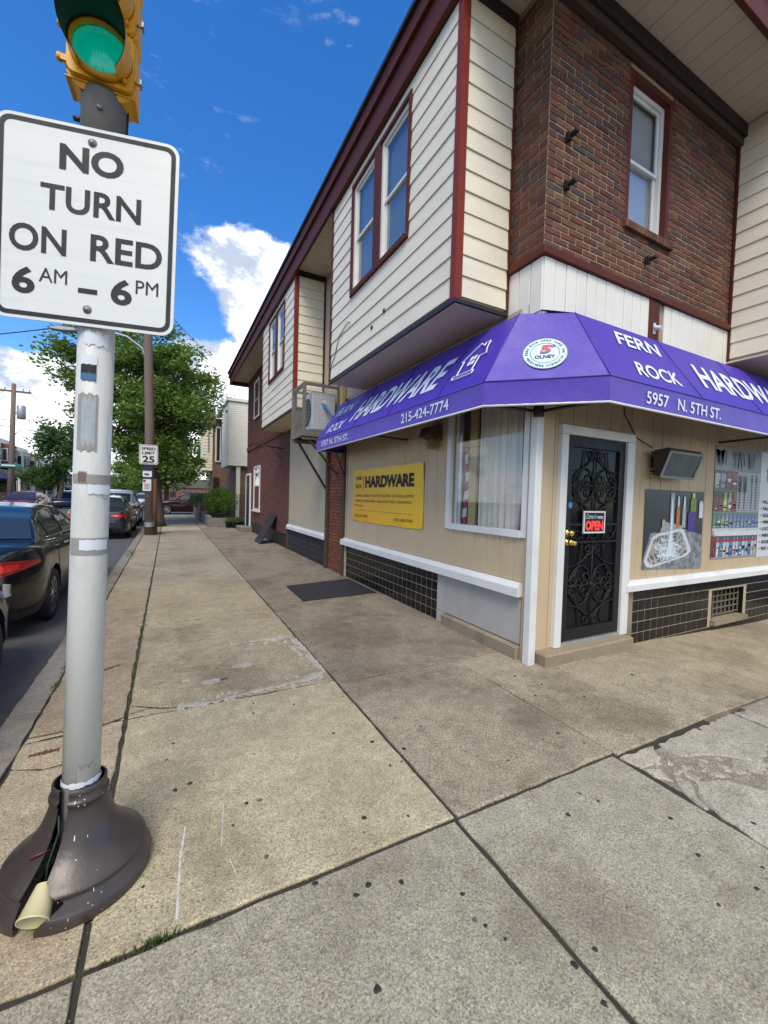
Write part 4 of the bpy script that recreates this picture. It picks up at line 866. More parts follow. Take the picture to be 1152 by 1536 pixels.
def brect(u0, u1, v0, v1, mat, nm): 
    m = MB().grid(lambda u, v: bw(u0+(u1-u0)*u, v0+(v1-v0)*v, .004), 12, 2); m.build(nm, mat, bn)
brect(.190,.196,.63,.88,bk,'divider'); brect(.055,.89,.215,.219,br_,'divider')
gm = MB()
for u in (.01,.25,.5,.75,.99):
    for v in (.025,.975): gm.disc(bw(u, v, .005), .012, (0,1,0), (0,0,1), 10)
gm.build('grommets', MT['bolt'], bn)
# sink poster (flat print)
PS = E('sink_poster', (5.47, WY-.02, .76), 'dark printed poster of running tap and steel sink beside the door', 'poster')
def sp3(u, v, k=0): return (4.84+1.265*u, WY-.016-.0012*k-.010*(1-u)*max(0, v-.6), .81-.05*u+v*(.925+.055*u))
def shape(m_, pts, k, nm, par, f): 
    q = [f(u, v, k) for u, v in pts]; MB().add(q, [tuple(range(len(q)))]).build(nm, m_, par)
pm = lambda n, c, r=.4, **k: M(n, c, r, **k)
def speck(n, a, b, sc_):
    t = NT(n); t.col(t.ramp(t.noise(t.pos(), sc_, 4, .7), [(.36, lin(a)), (.62, lin(b))])); t.set(rough=.38); return t.m
MB().grid(lambda u, v: sp3(u, v), 10, 10).build('sheet', pm('poster_dark', '#26262c', .35, var=.3, scale=2), PS)
shape(speck('poster_counter', '#55575a', '#8d9094', 14), [(0,0),(1,0),(1,.44),(.62,.52),(.1,.45),(0,.1)], 1, 'print', PS, sp3)
rim = [(.02,.10),(.06,.03),(.14,.02),(.72,.16),(.80,.22),(.79,.27),(.66,.50),(.60,.52),(.22,.45),(.13,.40)]
shape(pm('poster_steel', '#c3c6c9', .35, var=.15, scale=8), rim, 2, 'print', PS, sp3)
shape(speck('poster_basin', '#1d1c1a', '#b9b7b0', 26), [(.36+(u-.36)*.86, .25+(v-.25)*.84) for u, v in rim], 3, 'print', PS, sp3)
shape(speck('poster_splash', '#6a7072', '#e0e6e8', 34), [(.40+.20*math.cos(a)*(1+.25*math.sin(a*7)), .25+.15*math.sin(a)*(1+.2*math.cos(a*9))) for a in [6.283*k/40 for k in range(40)]], 4, 'print', PS, sp3)
shape(pm('poster_water', '#c5d4da', .35, var=.25, scale=18), [(.37,.16),(.48,.16),(.455,.5),(.44,.93),(.425,.93),(.415,.5)], 5, 'print', PS, sp3)
shape(pm('poster_chrome', '#8f9498', .3, var=.4, scale=20), [(.25,.47),(.62,.52),(.60,.56),(.47,.58),(.46,.97),(.40,.97),(.405,.58),(.35,.60),(.33,.60),(.33,.55),(.26,.52)], 5, 'print', PS, sp3)
for u, w, v0, v1, c in ((.30,.05,.5,.63,'#a59b88'),(.535,.055,.53,.80,'#b06a2a'),(.535,.028,.80,.93,'#cfd3d6'),(.64,.06,.53,.80,'#9aa0a6'),(.64,.03,.80,.93,'#d5d8da'),(.78,.13,.48,.74,'#3a2a7c'),(.80,.10,.74,.92,'#6f7a2e'),(.80,.05,.92,.98,'#c9c23a'),(.945,.07,.66,.88,'#c8cbc6')):
    shape(pm('poster_bottle', c, .4, var=.5, scale=30), [(u-w/2,v0),(u+w/2,v0),(u+w/2,v1-.03),(u+w/3,v1),(u-w/3,v1),(u-w/2,v1-.03)], 6, 'print', PS, sp3)
# shelf poster
PP = E('shelf_poster', (6.98, WY-.02, .87), 'tall printed poster of stocked shelves with tools, tins and sprays', 'poster')
def pp3(u, v, k=0): return (6.34+1.28*u, WY-.016-.0012*k, .865+1.50*v)
shape(pm('shelf_back', '#8d8f92', .4, var=.3, scale=4), [(0,0),(1,0),(1,1),(0,1)], 0, 'sheet', PP, pp3)
PRR = random.Random(12); cmat = {}
def pr_rect(u0, u1, v0, v1, c, k=2):
    if c not in cmat: cmat[c] = pm('print_'+c[1:], c, .4, var=.45, scale=26)
    shape(cmat[c], [(u0,v0),(u1,v0),(u1,v1),(u0,v1)], k, 'print', PP, pp3)
for u0, u1, c in ((0,.33,'#85868a'),(.34,.66,'#77757a'),(.67,1,'#6d6a70')):
    pr_rect(u0, u1, .79, 1, c, 1)
    for _ in range(7):
        a = PRR.uniform(u0+.03, u1-.05); b = PRR.uniform(.80,.86); shape(cmat.setdefault('#2c2a2c', pm('print_dark', '#2c2a2c', .4)), [(a,b),(a+.02,b),(a+PRR.uniform(-.06,.09),.97),(a-.02+PRR.uniform(-.05,.05),.95)], 2, 'print', PP, pp3)
pr_rect(.48,1,.42,.78,'#9a9ca0',1)
for k in range(14): pr_rect(.48,1,.43+k*.025,.434+k*.025,'#5e6066',2)
for u in (.53,.64,.80,.90): pr_rect(u,u+.015,.44,.70,'#27272b',3); shape(cmat['#27272b'], [(u-.03,.60),(u+.045,.60),(u+.05,.75),(u-.035,.75)] if u < .7 else [(u-.02,.70),(u+.03,.70),(u+.02,.77),(u-.01,.77)], 3, 'print', PP, pp3)
pr_rect(0,.48,.60,.62,'#4e6a5a',3); pr_rect(0,1,.40,.42,'#6a7a70',3); pr_rect(0,1,.25,.27,'#b9bdb8',3); pr_rect(.05,1,.20,.25,'#c9cbca',1)
def prod(u0, u1, v0, v1, c, kind):
    w = u1-u0; h = v1-v0; um = (u0+u1)/2; cm = cmat.setdefault(c, pm('print_'+c[1:], c, .4, var=.4, scale=30))
    if kind == 'can': pts = [(u0,v0),(u1,v0),(u1,v1-.01),(u1-w*.1,v1),(u0+w*.1,v1),(u0,v1-.01)]
    elif kind == 'bottle': pts = [(u0,v0),(u1,v0),(u1,v0+h*.55),(um+w*.2,v0+h*.78),(um+w*.2,v0+h*.9),(um+w*.45,v1),(um-w*.2,v1),(um-w*.2,v0+h*.78),(u0,v0+h*.55)]
    else: pts = [(u0,v0),(u1,v0),(u1,v0+h*.8),(um+w*.12,v0+h*.86),(um+w*.08,v1),(um-w*.08,v1),(um-w*.12,v0+h*.86),(u0,v0+h*.8)]
    shape(cm, pts, 2, 'print', PP, pp3)
    for _ in range(3):
        a = v0+h*PRR.uniform(.06,.5); pr_rect(u0+w*PRR.uniform(.08,.3), u1-w*PRR.uniform(.08,.3), a, a+h*PRR.uniform(.05,.16), PRR.choice(['#c9c4bf','#2b2b33','#d8d8d4','#8b2f33','#31508a','#b59a3a']), 3)
    pr_rect(u1-w*.16, u1, v0, v0+h*.55, '#2d2c31', 3)
pr_rect(0,.48,.62,.785,'#3c3a3e',1); pr_rect(0,.48,.42,.60,'#37353b',1); pr_rect(0,1,.27,.40,'#56606a',1); pr_rect(0,1,.0,.2,'#4a4548',1)
for i, c in enumerate(('#a9a9ad','#8f92a4','#8c3330','#86302f')): prod(.01+i*.12,.115+i*.12,.63,.77-.01*(i < 2),c,'can')
for i, c in enumerate(('#7d333d','#7d333d','#aab52c','#94a07c','#9a2f33')): prod(.01+i*.095,.095+i*.095,.425,.54+.05*(i > 1),c,'bottle' if i > 1 else 'can')
for i in range(12): prod(.01+i*.083,.083+i*.083,.272,.375+PRR.uniform(0,.02),('#5f8a74','#86a899','#6f8cb2','#5d84b0')[min(3, i//2)],'bottle')
for i in range(13): prod(.10+i*.069,.162+i*.069,.012,.19,('#a8b3bc','#4f76a8','#b5b9bb')[i % 3],'tube'); pr_rect(.10+i*.069,.162+i*.069,.145,.165,'#a03236',4)
prod(.0,.045,.0,.22,'#7a292d','tube'); prod(.048,.095,.0,.22,'#7a292d','tube'); pr_rect(0,1,.0,.012,'#9a8f8a',4)
PL = E('services_board', (8.1, WY-.02, .84), 'white printed board listing shop services beside the shelf poster', 'sign')
fbox(MB(), 'R', 7.63, 8.75, .835, 2.37, .008, .016).build('sheet', pm('board_white', '#c6c8c8', .4, var=.03), PL)
for i, s_ in enumerate(('PLUMBING SUPPLIES','FAUCET PARTS','ELECTRICAL','WINDOW REPAIR','LOCKS & KEYS','PAINT','HOUSEWARES','PEST CONTROL')):
    z = 1.62-i*.098; w = .052*len(s_); text(s_, [(7.76,WY-.019,z),(7.76+w,WY-.019,z),(7.76,WY-.019,z+.05)], bk, PL, bold=.03); MB().disc((7.70,WY-.019,z+.025), .012, (1,0,0), (0,0,1), 10).build('bullet', bk, PL)
for k in range(10):
    a0, a1 = 6.283*k/10, 6.283*(k+1)/10; MB().tube([(8.15+.30*math.cos(a0), WY-.018, 2.05+.2*math.sin(a0)), (8.15+.34*math.cos((a0+a1)/2), WY-.018, 2.05+.24*math.sin((a0+a1)/2)), (8.15+.30*math.cos(a1), WY-.018, 2.05+.2*math.sin(a1))], .006, 4).build('outline', pm('board_rose', '#a07078', .5), PL)
# box light between door and posters
FL = E('box_light', (5.15, WY-.02, 1.86), 'old dark box light with clouded cover above the sink poster', 'lamp')
xa, xb = 4.82, 5.48
pf = [(WY-.10,2.17),(WY-.09,1.90),(WY-.17,1.865),(WY-.27,2.145),(WY-.25,2.185)]
MB().prism([(xa,y,z) for y, z in pf], (xb-xa,0,0)).build('housing', M('rusty_brown_housing', '#3a2a24', .6, var=.3, scale=10), FL)
n_ = Vector((0,-.24,-.09)).normalized(); q0, q1 = Vector((0,WY-.177,1.872)), Vector((0,WY-.272,2.140))
MB().add([(xa+.03,q0.y-.003,q0.z+.01),(xb-.03,q0.y-.003,q0.z+.01),(xb-.03,q1.y-.003,q1.z-.01),(xa+.03,q1.y-.003,q1.z-.01)], [(0,1,2,3)]).build('cover', M('clouded_cover', '#5c6560', .18, var=.5, scale=5), FL)
ff = MB()
for a, b in (((xa,q0),(xb,q0)),((xa,q1),(xb,q1)),((xa,q0),(xa,q1)),((xb,q0),(xb,q1))): ff.tube([(a[0],a[1].y-.006,a[1].z),(b[0],b[1].y-.006,b[1].z)], .014, 4)
ff.build('cover_frame', M('pale_frame', '#8d9088', .6), FL)
for z in (2.14, 1.93): MB().tube([(xa-.06,WY-.11,z),(xa+.02,WY-.11,z)], .012, 6).build('bolt', MT['iron'], FL)
MB().box(xa+.1,xb-.1,WY-.14,WY-.012,1.98,2.1).build('bracket', MT['iron'], FL)
ctube([(3.92+.45,WY-.014,2.62),(4.40,WY-.014,2.52),(4.62,WY-.016,2.30),(4.86,WY-.06,2.20)], .006, 'cable', MT['iron'])
for z in (1.0, 1.7, 2.05): MB().lathe([(0,-.03),(.02,-.02),(.03,0)], (4.93,WY-.012,3.42), 10, 'Y')
cmr = E('security_camera', (4.85,WY-.03,3.50), 'tiny white security camera on the maroon post above the awning', 'camera'); MB().tube([(4.84,WY-.10,3.52),(4.84,WY-.03,3.55)], .025, 8).build('body', MT['white'], cmr); MB().box(4.82,4.86,WY-.03,WY-.018,3.48,3.60).build('mount', MT['white'], cmr)
# ================================================================== caged air conditioner
ac = E('air_conditioner', (2.68, 8.35, 2.72), 'white air conditioner unit inside the wooden wire cage on the wall', 'air conditioner')
MB().box(2.50,3.0,7.98,8.62,2.86,3.62).build('casing', M('ac_white', '#b9bdbf', .5, var=.06, dirt=.2, dirtc=(.25,.24,.22)), ac, bevel=.02)
MB().lathe([(.0,-.012),(.26,-.012),(.28,0)], (2.50,8.30,3.24), 28, 'X').build('fan_opening', MT['room'], ac)
gr = MB()
for k in range(1, 9): gr.lathe([(.03*k,-.018),(.03*k+.006,-.018)], (2.50,8.30,3.24), 28, 'X')
gr.build('fan_grille', MT['alu'], ac); MB().box(2.72,2.80,7.970,7.979,3.32,3.46).build('rating_plate', MT['paper'], ac)
for k in range(3): ctube([(2.70+k*.03,7.975,3.40),(2.76+k*.03,7.90,3.30-k*.02),(2.90,7.86,3.14-k*.03),(3.05,7.80,3.05)], .012, 'hose', M('blue_hose', '#1f6fb4', .5) if k == 0 else bpy.data.materials['blue_hose'], ac)
cg = E('wooden_cage', (2.68, 8.35, 2.68), 'weathered timber and wire cage bracketed to the wall beside the awning', 'cage')
x0,x1,y0,y1,z0,z1 = 2.30,3.07,7.90,8.74,2.72,3.76
for a in ((x0,x0+.06,y0,y0+.06,z0,z1),(x0,x0+.06,y1-.06,y1,z0,z1),(x1-.06,x1,y0,y0+.06,z0,z1+.02),(x1-.06,x1,y1-.06,y1,z0,z1+.02)): MB().box(*a).build('post', MT['woodw'], cg, bevel=.005)
for a in ((x0+.06,x1-.06,y0+.005,y0+.055,z0+.0,z0+.13),(x0+.005,x0+.055,y0+.06,y1-.06,z0,z0+.13),(x0+.06,x1-.06,y1-.055,y1-.005,z0,z0+.1),(x0+.06,x1-.06,y0+.005,y0+.055,z1-.05,z1),(x0+.005,x0+.055,y0+.06,y1-.06,z1-.07,z1),(x0+.06,x1-.06,y1-.055,y1-.005,z1-.05,z1)): MB().box(*a).build('rail', MT['woodw'], cg, bevel=.005)
MB().box(x0+.06,x1,y0+.06,y1-.06,z0+.09,z0+.125).build('floor_board', MT['woodw'], cg)
wm = MB()
for k in range(13): wm.tube([(x0+.06+k*.054,y0+.0,z0),(x0+.06+k*.054,y0,z1)], .0022, 3, False)
for k in range(18): wm.tube([(x0,y0,z0+.05+k*.058),(x1,y0,z0+.05+k*.058)], .0022, 3, False)
for k in range(14): wm.tube([(x0,y0+.06+k*.058,z0),(x0,y0+.06+k*.058,z1)], .0022, 3, False); wm.tube([(x0,y0,z0+.05+k*.074),(x0,y1,z0+.05+k*.074)], .0022, 3, False)
for k in range(12): wm.tube([(x0+.05+k*.06,y0,z1+.003+.02*math.sin(k)),(x0+.05+k*.06,y1,z1+.003)], .0022, 3, False)
wm.build('wire_mesh', MT['steel'], cg)
for y in (8.66, 7.98): MB().tube([(2.42,y,z0-.02),(WX-.03,y,1.72 if y > 8.5 else 2.0)], .028, 4).build('brace', MT['woodb'], cg)
MB().box(2.32,WX-.015,8.60,8.70,z0-.06,z0-.002).build('bracket_arm', MT['woodw'], cg); MB().box(2.32,WX-.015,7.94,8.02,z0-.06,z0-.002).build('bracket_arm', MT['woodw'], cg)
MB().box(WX-.11,WX-.03,7.62,7.72,2.95,3.75).build('upright', MT['wood'], cg)
# rubber mat, leaning board, pots
mt_ = MB().prism([(1.79,6.93,.004),(1.77,5.86,.004),(3.02,5.98,.004),(3.02,7.16,.004)], (0,0,.014)).build('rubber_mat', M('rubber_mat', (.018,.018,.02), .75, var=.3, scale=30, bump=.003, bscale=200), None, bevel=.004); T(mt_, 'black rubber mat lying on the sidewalk below the banner', 'mat')
lb = MB().prism([(2.55,13.2,0),(2.55,14.1,0),(3.04,14.1,.92),(3.04,13.2,.92)], (.03,0,-.02)).build('leaning_board', MT['rubber'], None); T(lb, 'dark flat board leaning against the red brick wall', 'board')
# ================================================================== corner signal pole
TILT = R_(1.45); PB = Vector((-.308, 1.99, 0)); AX = Vector((math.sin(TILT), 0, math.cos(TILT)))
sp = E('signal_pole', PB, 'light grey signal pole with torn stickers and cracked bronze base cover', 'pole', rot=(0, TILT, 0))
def PLo(m, nm, mat, par=None, smooth=True, **k): return m.build(nm, MT[mat] if isinstance(mat, str) else mat, par or sp, smooth=smooth, local=True, **k)
PLo(MB().tube([(0,0,.02),(0,0,1.2),(0,0,2.96)], [.0640,.0625,.0600], 32), 'shaft', 'polep')
prof = [(.250,.0),(.252,.045),(.244,.056),(.236,.075),(.224,.098),(.231,.106),(.220,.118),(.192,.140),(.152,.178),(.118,.228),(.096,.288),(.087,.330),(.093,.336),(.092,.348),(.084,.353),(.084,.392),(.078,.394)]
def shell(a_lo, a_hi, off, notch):
    m = MB(); n = 30; k = len(prof)
    def fn(u, v):
        i = v*(k-1); j = min(int(i), k-2); f = i-j; r = prof[j][0]*(1-f)+prof[j+1][0]*f; h = prof[j][1]*(1-f)+prof[j+1][1]*f
        lo = a_lo+(notch*max(0, 1-abs(h-.085)/.055) if notch else 0)
        a = R_(lo+(a_hi-lo)*u); return (off[0]+r*math.cos(a), off[1]+r*math.sin(a), h+off[2])
    m.grid(fn, n, (k-1)*2); b = len(m.v); m.v += [((x-off[0])*.965+off[0], (y-off[1])*.965+off[1], z-.002) for x, y, z in m.v[:b]]
    m.f += [tuple(i+b for i in f[::-1]) for f in list(m.f)]; return m
PLo(shell(-112, 70, (.004,0,0), 20), 'base_cover', 'basem'); PLo(shell(70, 236, (-.012,.006,.0), 0), 'base_cover', 'basem')
PLo(MB().lathe([(.12,.0),(.12,.02),(.07,.02),(.07,.1)], (0,0,0), 20), 'anchor_plate', 'soil')
PLo(MB().tube([(-.09,-.11,.02),(-.08,-.10,.15),(-.055,-.07,.24),(-.06,-.06,.3)], .004, 6), 'wire', M('teal_wire', '#25403b', .6)); PLo(MB().tube([(-.14,-.10,.19),(-.10,-.11,.205),(-.075,-.09,.195)], .004, 6), 'wire', M('red_wire', '#6a2a30', .6))
sr = random.Random(4); sm = MB()
for _ in range(50):
    a = R_(sr.uniform(-100, 20)); i = sr.uniform(0, len(prof)-2); j = int(i); f = i-j; r = prof[j][0]*(1-f)+prof[j+1][0]*f+.0015; h = prof[j][1]*(1-f)+prof[j+1][1]*f
    c = Vector((r*math.cos(a), r*math.sin(a), h)); u = Vector((-math.sin(a), math.cos(a), 0)); j2 = min(j+1, len(prof)-1); dr, dz = prof[j2][0]-prof[j][0], prof[j2][1]-prof[j][1]; w = Vector((dr*math.cos(a), dr*math.sin(a), dz)).normalized(); s1 = sr.uniform(.0008,.0024); s2 = s1*sr.choice([1,1,1,1,5])
    sm.add([c-u*s1-w*s2, c+u*s1-w*s2*.8, c+u*s1*.7+w*s2, c-u*s1*.8+w*s2], [(0,1,2,3)])
o = PLo(sm, 'paint_flecks', 'paper', smooth=False); o['kind'] = 'stuff'
def patch(a0, a1, z0, z1, mat, nm, k=0., ragged=.004):
    r = .0636-(z0-1.2)/1.76*.0025+.0012+k; m = MB()
    m.grid(lambda u, v: ((r)*math.cos(R_(a0+(a1-a0)*u)), (r)*math.sin(R_(a0+(a1-a0)*u)), z0+(z1-z0)*v+((v-.5)*.7*ragged*(math.sin(u*17+z0*50)+.6*math.sin(u*41+z1*90)+.4*math.sin(u*83)) if v in (0, 1) else 0)), 40, 2); return PLo(m, nm, mat)
patch(-128,-78,2.025,2.062,'paper','sticker'); patch(-128,-80,1.985,2.025,'signb','sticker'); patch(-128,-80,1.965,1.992,M('sticker_blue','#3a6288',.5),'sticker',.0004)
patch(-135,-72,1.70,1.915,'tape','paper_scrap',0,.012); patch(-120,-78,1.72,1.90,M('worn_poster','#9ba1a4',.8,var=.3,scale=30,space='obj'),'paper_scrap',.0005,.02)
patch(-34,-12,1.69,1.85,'paper','paper_scrap'); patch(-26,-10,1.70,1.845,'signb','paper_scrap',-.0003,.01)
patch(-150,-5,1.575,1.610,'tape','tape_band',0,.001); patch(-92,-14,1.535,1.572,'paper','paper_scrap',.001,.005); patch(-48,-20,1.518,1.535,M('print_fragment','#a9adb0',.8,var=.6,scale=160,space='obj'),'paper_scrap',.0006)
patch(-150,-8,1.300,1.365,'tape','tape_band',0,.001); patch(-112,-24,1.318,1.358,'paper','paper_scrap',.001,.003); patch(-125,-98,1.578,1.618,M('brown_rust_tape','#6d5a52',.8),'tape_band',.0006,.01)
patch(-95,-40,.395,.47,'tape','tape_band',0,.02); patch(-170,0,.392,.412,'paper','paint_line',.0006,.008); patch(-120,-45,2.10,2.15,'paper','paper_scrap',0,.012)
cup = MB().lathe([(.034,.0),(.048,.095),(.0505,.097),(.0505,.102),(.047,.102),(.033,.004),(0,.004)], (0,0,0), 26).build('plastic_cup', MT['cup'], None, smooth=True); cup.location = PB+Vector((-.070,-.145,.105)); cup.rotation_euler = (R_(118), 0, R_(-14)); T(cup, 'yellowed plastic cup stuffed into the broken pole base', 'cup')
# ---- regulatory sign
ns = E('street_sign', PB+AX*2.163+Vector((-.008,0,0)), 'white no-turn-on-red sign bolted to the grey signal pole', 'sign', rot=(0, TILT, R_(-15.4)))
SW, SH, SY = .605, .725, -.072
def splate(w, h, r, y, t, ox=0, oz=0): return MB().prism([(-w/2+x+ox, y, z+oz) for x, z in rounded(w, h, r)], (0, t, 0))
PLo(splate(SW, SH, .045, SY, .004), 'plate', 'signw', ns, False)
def sring(m0, m1, r0, r1, y):
    a = [(-SW/2+m0+x, y, m0+z) for x, z in rounded(SW-2*m0, SH-2*m0, r0)]; b = [(-SW/2+m1+x, y, m1+z) for x, z in rounded(SW-2*m1, SH-2*m1, r1)]; n = len(a)
    return MB().add(a+b, [(i, (i+1) % n, (i+1) % n+n, i+n) for i in range(n)])
PLo(sring(.012, .028, .036, .024, SY-.0012), 'border', 'signb', ns, False)
def st(s_, u0, u1, v0, v1, bold=.02): text(s_, [(-SW/2+SW*u0, SY-.0014, SH*v0), (-SW/2+SW*u1, SY-.0014, SH*v0), (-SW/2+SW*u0, SY-.0014, SH*v1)], MT['signb'], ns, bold=bold, local=True)
st('NO', .335,.685,.765,.895,.035); st('TURN', .24,.79,.555,.685); st('ON', .085,.385,.335,.47); st('RED', .515,.92,.335,.47)
st('6', .105,.225,.125,.258,.03); st('AM', .245,.395,.195,.265,.0); st('6', .635,.755,.13,.263,.03); st('PM', .775,.905,.20,.27,.0)
PLo(MB().box(-SW/2+SW*.455, -SW/2+SW*.56, SY-.0014, SY-.0004, SH*.165, SH*.19), 'dash', 'signb', ns, False)
for v in (.925, .085): PLo(MB().lathe([(.0,-.010),(.006,-.010),(.007,-.004),(.0145,-.003),(.0155,0)], (.005, SY, SH*v), 18, 'Y'), 'bolt', 'bolt', ns)
PLo(MB().box(-.03,.03,SY+.004,-.055,SH*.06,SH*.11), 'clamp', 'steel', ns, False); PLo(MB().box(-.03,.03,SY+.004,-.055,SH*.90,SH*.95), 'clamp', 'steel', ns, False)
# ---- signal head
SZ = 3.056
sg = E('traffic_signal', PB+AX*SZ, 'yellow traffic signal showing green above the no-turn sign', 'traffic light', rot=(0, TILT, R_(-4))); sg.scale = (.85, .85, .85)
lens_c = [(0,.30,.20),(.45,.28,.01),(.4,.02,.015)]
PLo(MB().tube([(0,0,-.21),(0,0,-.205),(0,0,-.01),(0,0,.0)], [.082,.088,.088,.090], 28), 'collar', 'cast', sg)
PLo(MB().tube([(0,-.085,-.10),(0,-.10,-.10)], .012, 6), 'collar_bolt', 'bolt', sg); PLo(MB().tube([(.09,0,-.16),(.093,.0,.03)], .004, 5), 'cable', 'black', sg); PLo(MB().box(-.115,-.075,-.01,.01,-.125,-.112), 'collar_bolt', 'black', sg)
def sect(z, r): return [(x-.13, zz) for x, zz in rounded(.26, .25, r)]
PLo(MB().prism([(-.13,-.075,.0),(.13,-.075,.0),(.13,.055,.0),(-.13,.055,.0)], (0,0,-.004)), 'bottom_plate', 'yellow', sg, False)
bm_ = MB(); bt0 = [(-.12,-.07),(.12,-.07),(.12,.05),(-.12,.05)]; bt1 = [(-.08,-.06),(.08,-.06),(.08,.05),(-.08,.05)]
bm_.add([(x,y,.0) for x, y in bt0]+[(x,y,-.024) for x, y in bt1], [(0,1,5,4),(1,2,6,5),(2,3,7,6),(3,0,4,7),(4,5,6,7)]); PLo(bm_, 'chin', 'yellow', sg, False)
for i in range(3):
    z = .002+i*.252
    sec = PLo(MB().prism([(x, -.070, z+zz) for x, zz in sect(z, .03)], (0, .12, 0)), 'housing_section', 'yellow', sg, False)
    dr = MB().prism([(-.122+x, -.073, z+.006+zz) for x, zz in rounded(.244, .238, .03)], (0, -.022, 0)).build('section_door', MT['yellow'], sec, local=True)
    fl_ = MB().lathe([(.116,-.022),(.120,0),(.112,-.030),(.104,-.030),(.104,-.005)], (0,-.095,z+.125), 40, 'Y'); PLo(fl_, 'lens_ring', 'yellow', sec)
    def dome(u, v):
        r = .103*u; a = 6.2832*v; return (r*math.cos(a), -.098-.028*(1-u*u)-.0012*math.cos(r*math.cos(a)*520), z+.125+r*math.sin(a))
    c = lens_c[i]; lm = emis('lens_%s' % ('green','amber','red')[i], c, (.32, .0, .0)[i]); lm.node_tree.nodes['Principled BSDF'].inputs['Roughness'].default_value = .15
    MB().grid(dome, 14, 64).build('lens', lm, sec, smooth=True, local=True)
    def vis(u, v, rr=.118):
        a = R_(-52+284*u); s_ = .5+.5*math.sin(a); ln = .07+.165*min(1, max(0, (s_+.02))**.75); return (rr*math.cos(a), -.10-ln*v, z+.125+rr*math.sin(a)-.03*v)
    vm = MB().grid(vis, 36, 6); PLo(vm, 'visor', 'yellow', sec); PLo(MB().grid(lambda u, v: vis(u, v, .1155), 36, 6), 'visor_lining', 'black', sec)
    for zz in (.055, .195): PLo(MB().tube([(-.150,-.078,z+zz-.012),(-.150,-.078,z+zz+.012)], .012, 8), 'hinge', 'yellow', sec); PLo(MB().box(-.150,-.12,-.088,-.07,z+zz-.012,z+zz+.012), 'hinge', 'yellow', sec, False)
    PLo(MB().tube([(.128,-.086,z+.06),(.155,-.086,z+.06)], .006, 6), 'latch', 'bolt', sec); PLo(MB().box(.148,.156,-.105,-.07,z+.05,z+.07), 'latch', 'bolt', sec, False); PLo(MB().tube([(.09,-.10,z+.035),(.09,-.115,z+.035)], .01, 8), 'visor_tab', 'yellow', sec); PLo(MB().tube([(.09,-.10,z+.215),(.09,-.115,z+.215)], .01, 8), 'visor_tab', 'yellow', sec)
# ================================================================== cars
def ip(L_, y):
    if y <= L_[0][0]: return L_[0][1]
    for (a, za), (b, zb) in zip(L_, L_[1:]):
        if y <= b:
            t = (y-a)/(b-a); t = t*t*(3-2*t)*.5+t*.5; return za+(zb-za)*t
    return L_[-1][1]
def paint(name, c, flake=.0):
    t = NT(name); t.col(c); t.set(rough=.22, coat=.7, coatr=.02, metal=flake, spec=.2); return t.m
MT['tail'] = M('tail_lens', (.42,.012,.012), .10, var=.55, scale=22, space='obj', coat=1, bump=.004, bscale=50); MT['tail'].node_tree.nodes['Principled BSDF'].inputs['Emission Color'].default_value = (.5,.01,.01,1); MT['tailb'] = M('tail_lens_bright', (.75,.04,.03), .1, coat=1); MT['clear'] = M('clear_lens', (.55,.56,.58), .1, .3); MT['chrome'] = M('chrome', (.7,.71,.72), .12, 1.0); MT['carglass'] = M('car_glass', (.02,.03,.04), .03, var=.2, space='obj', spec=.8)
MT['plate'] = M('license_plate', '#c3c8cf', .5); MT['under'] = M('car_underside', (.008,.008,.009), .9)
SEDAN = dict(L=4.80, W=1.83, ax=(1.06, 3.86), wr=.33, top=[(0,.80),(.05,.96),(.25,1.03),(.9,1.05),(1.6,1.02),(3.0,1.0),(3.5,.96),(4.3,.82),(4.70,.66),(4.8,.55)],
    roof=[(.62,1.04),(1.15,1.31),(1.65,1.43),(2.2,1.465),(2.7,1.43),(3.1,1.28),(3.68,.97)], rear=(.70,1.36), front=(2.92,3.55), side=((1.30,2.10),(2.16,3.02)))
SUV = dict(L=4.65, W=1.86, ax=(.95, 3.68), wr=.36, top=[(0,.95),(.05,1.08),(.25,1.11),(1.6,1.10),(2.9,1.08),(3.3,1.05),(4.1,.98),(4.5,.85),(4.65,.65)],
    roof=[(.02,1.10),(.30,1.55),(.7,1.68),(1.6,1.72),(2.4,1.68),(2.8,1.52),(3.35,1.06)], rear=(.06,.30), front=(2.68,3.25), side=((.55,1.15),(1.20,2.0),(2.05,2.78)))
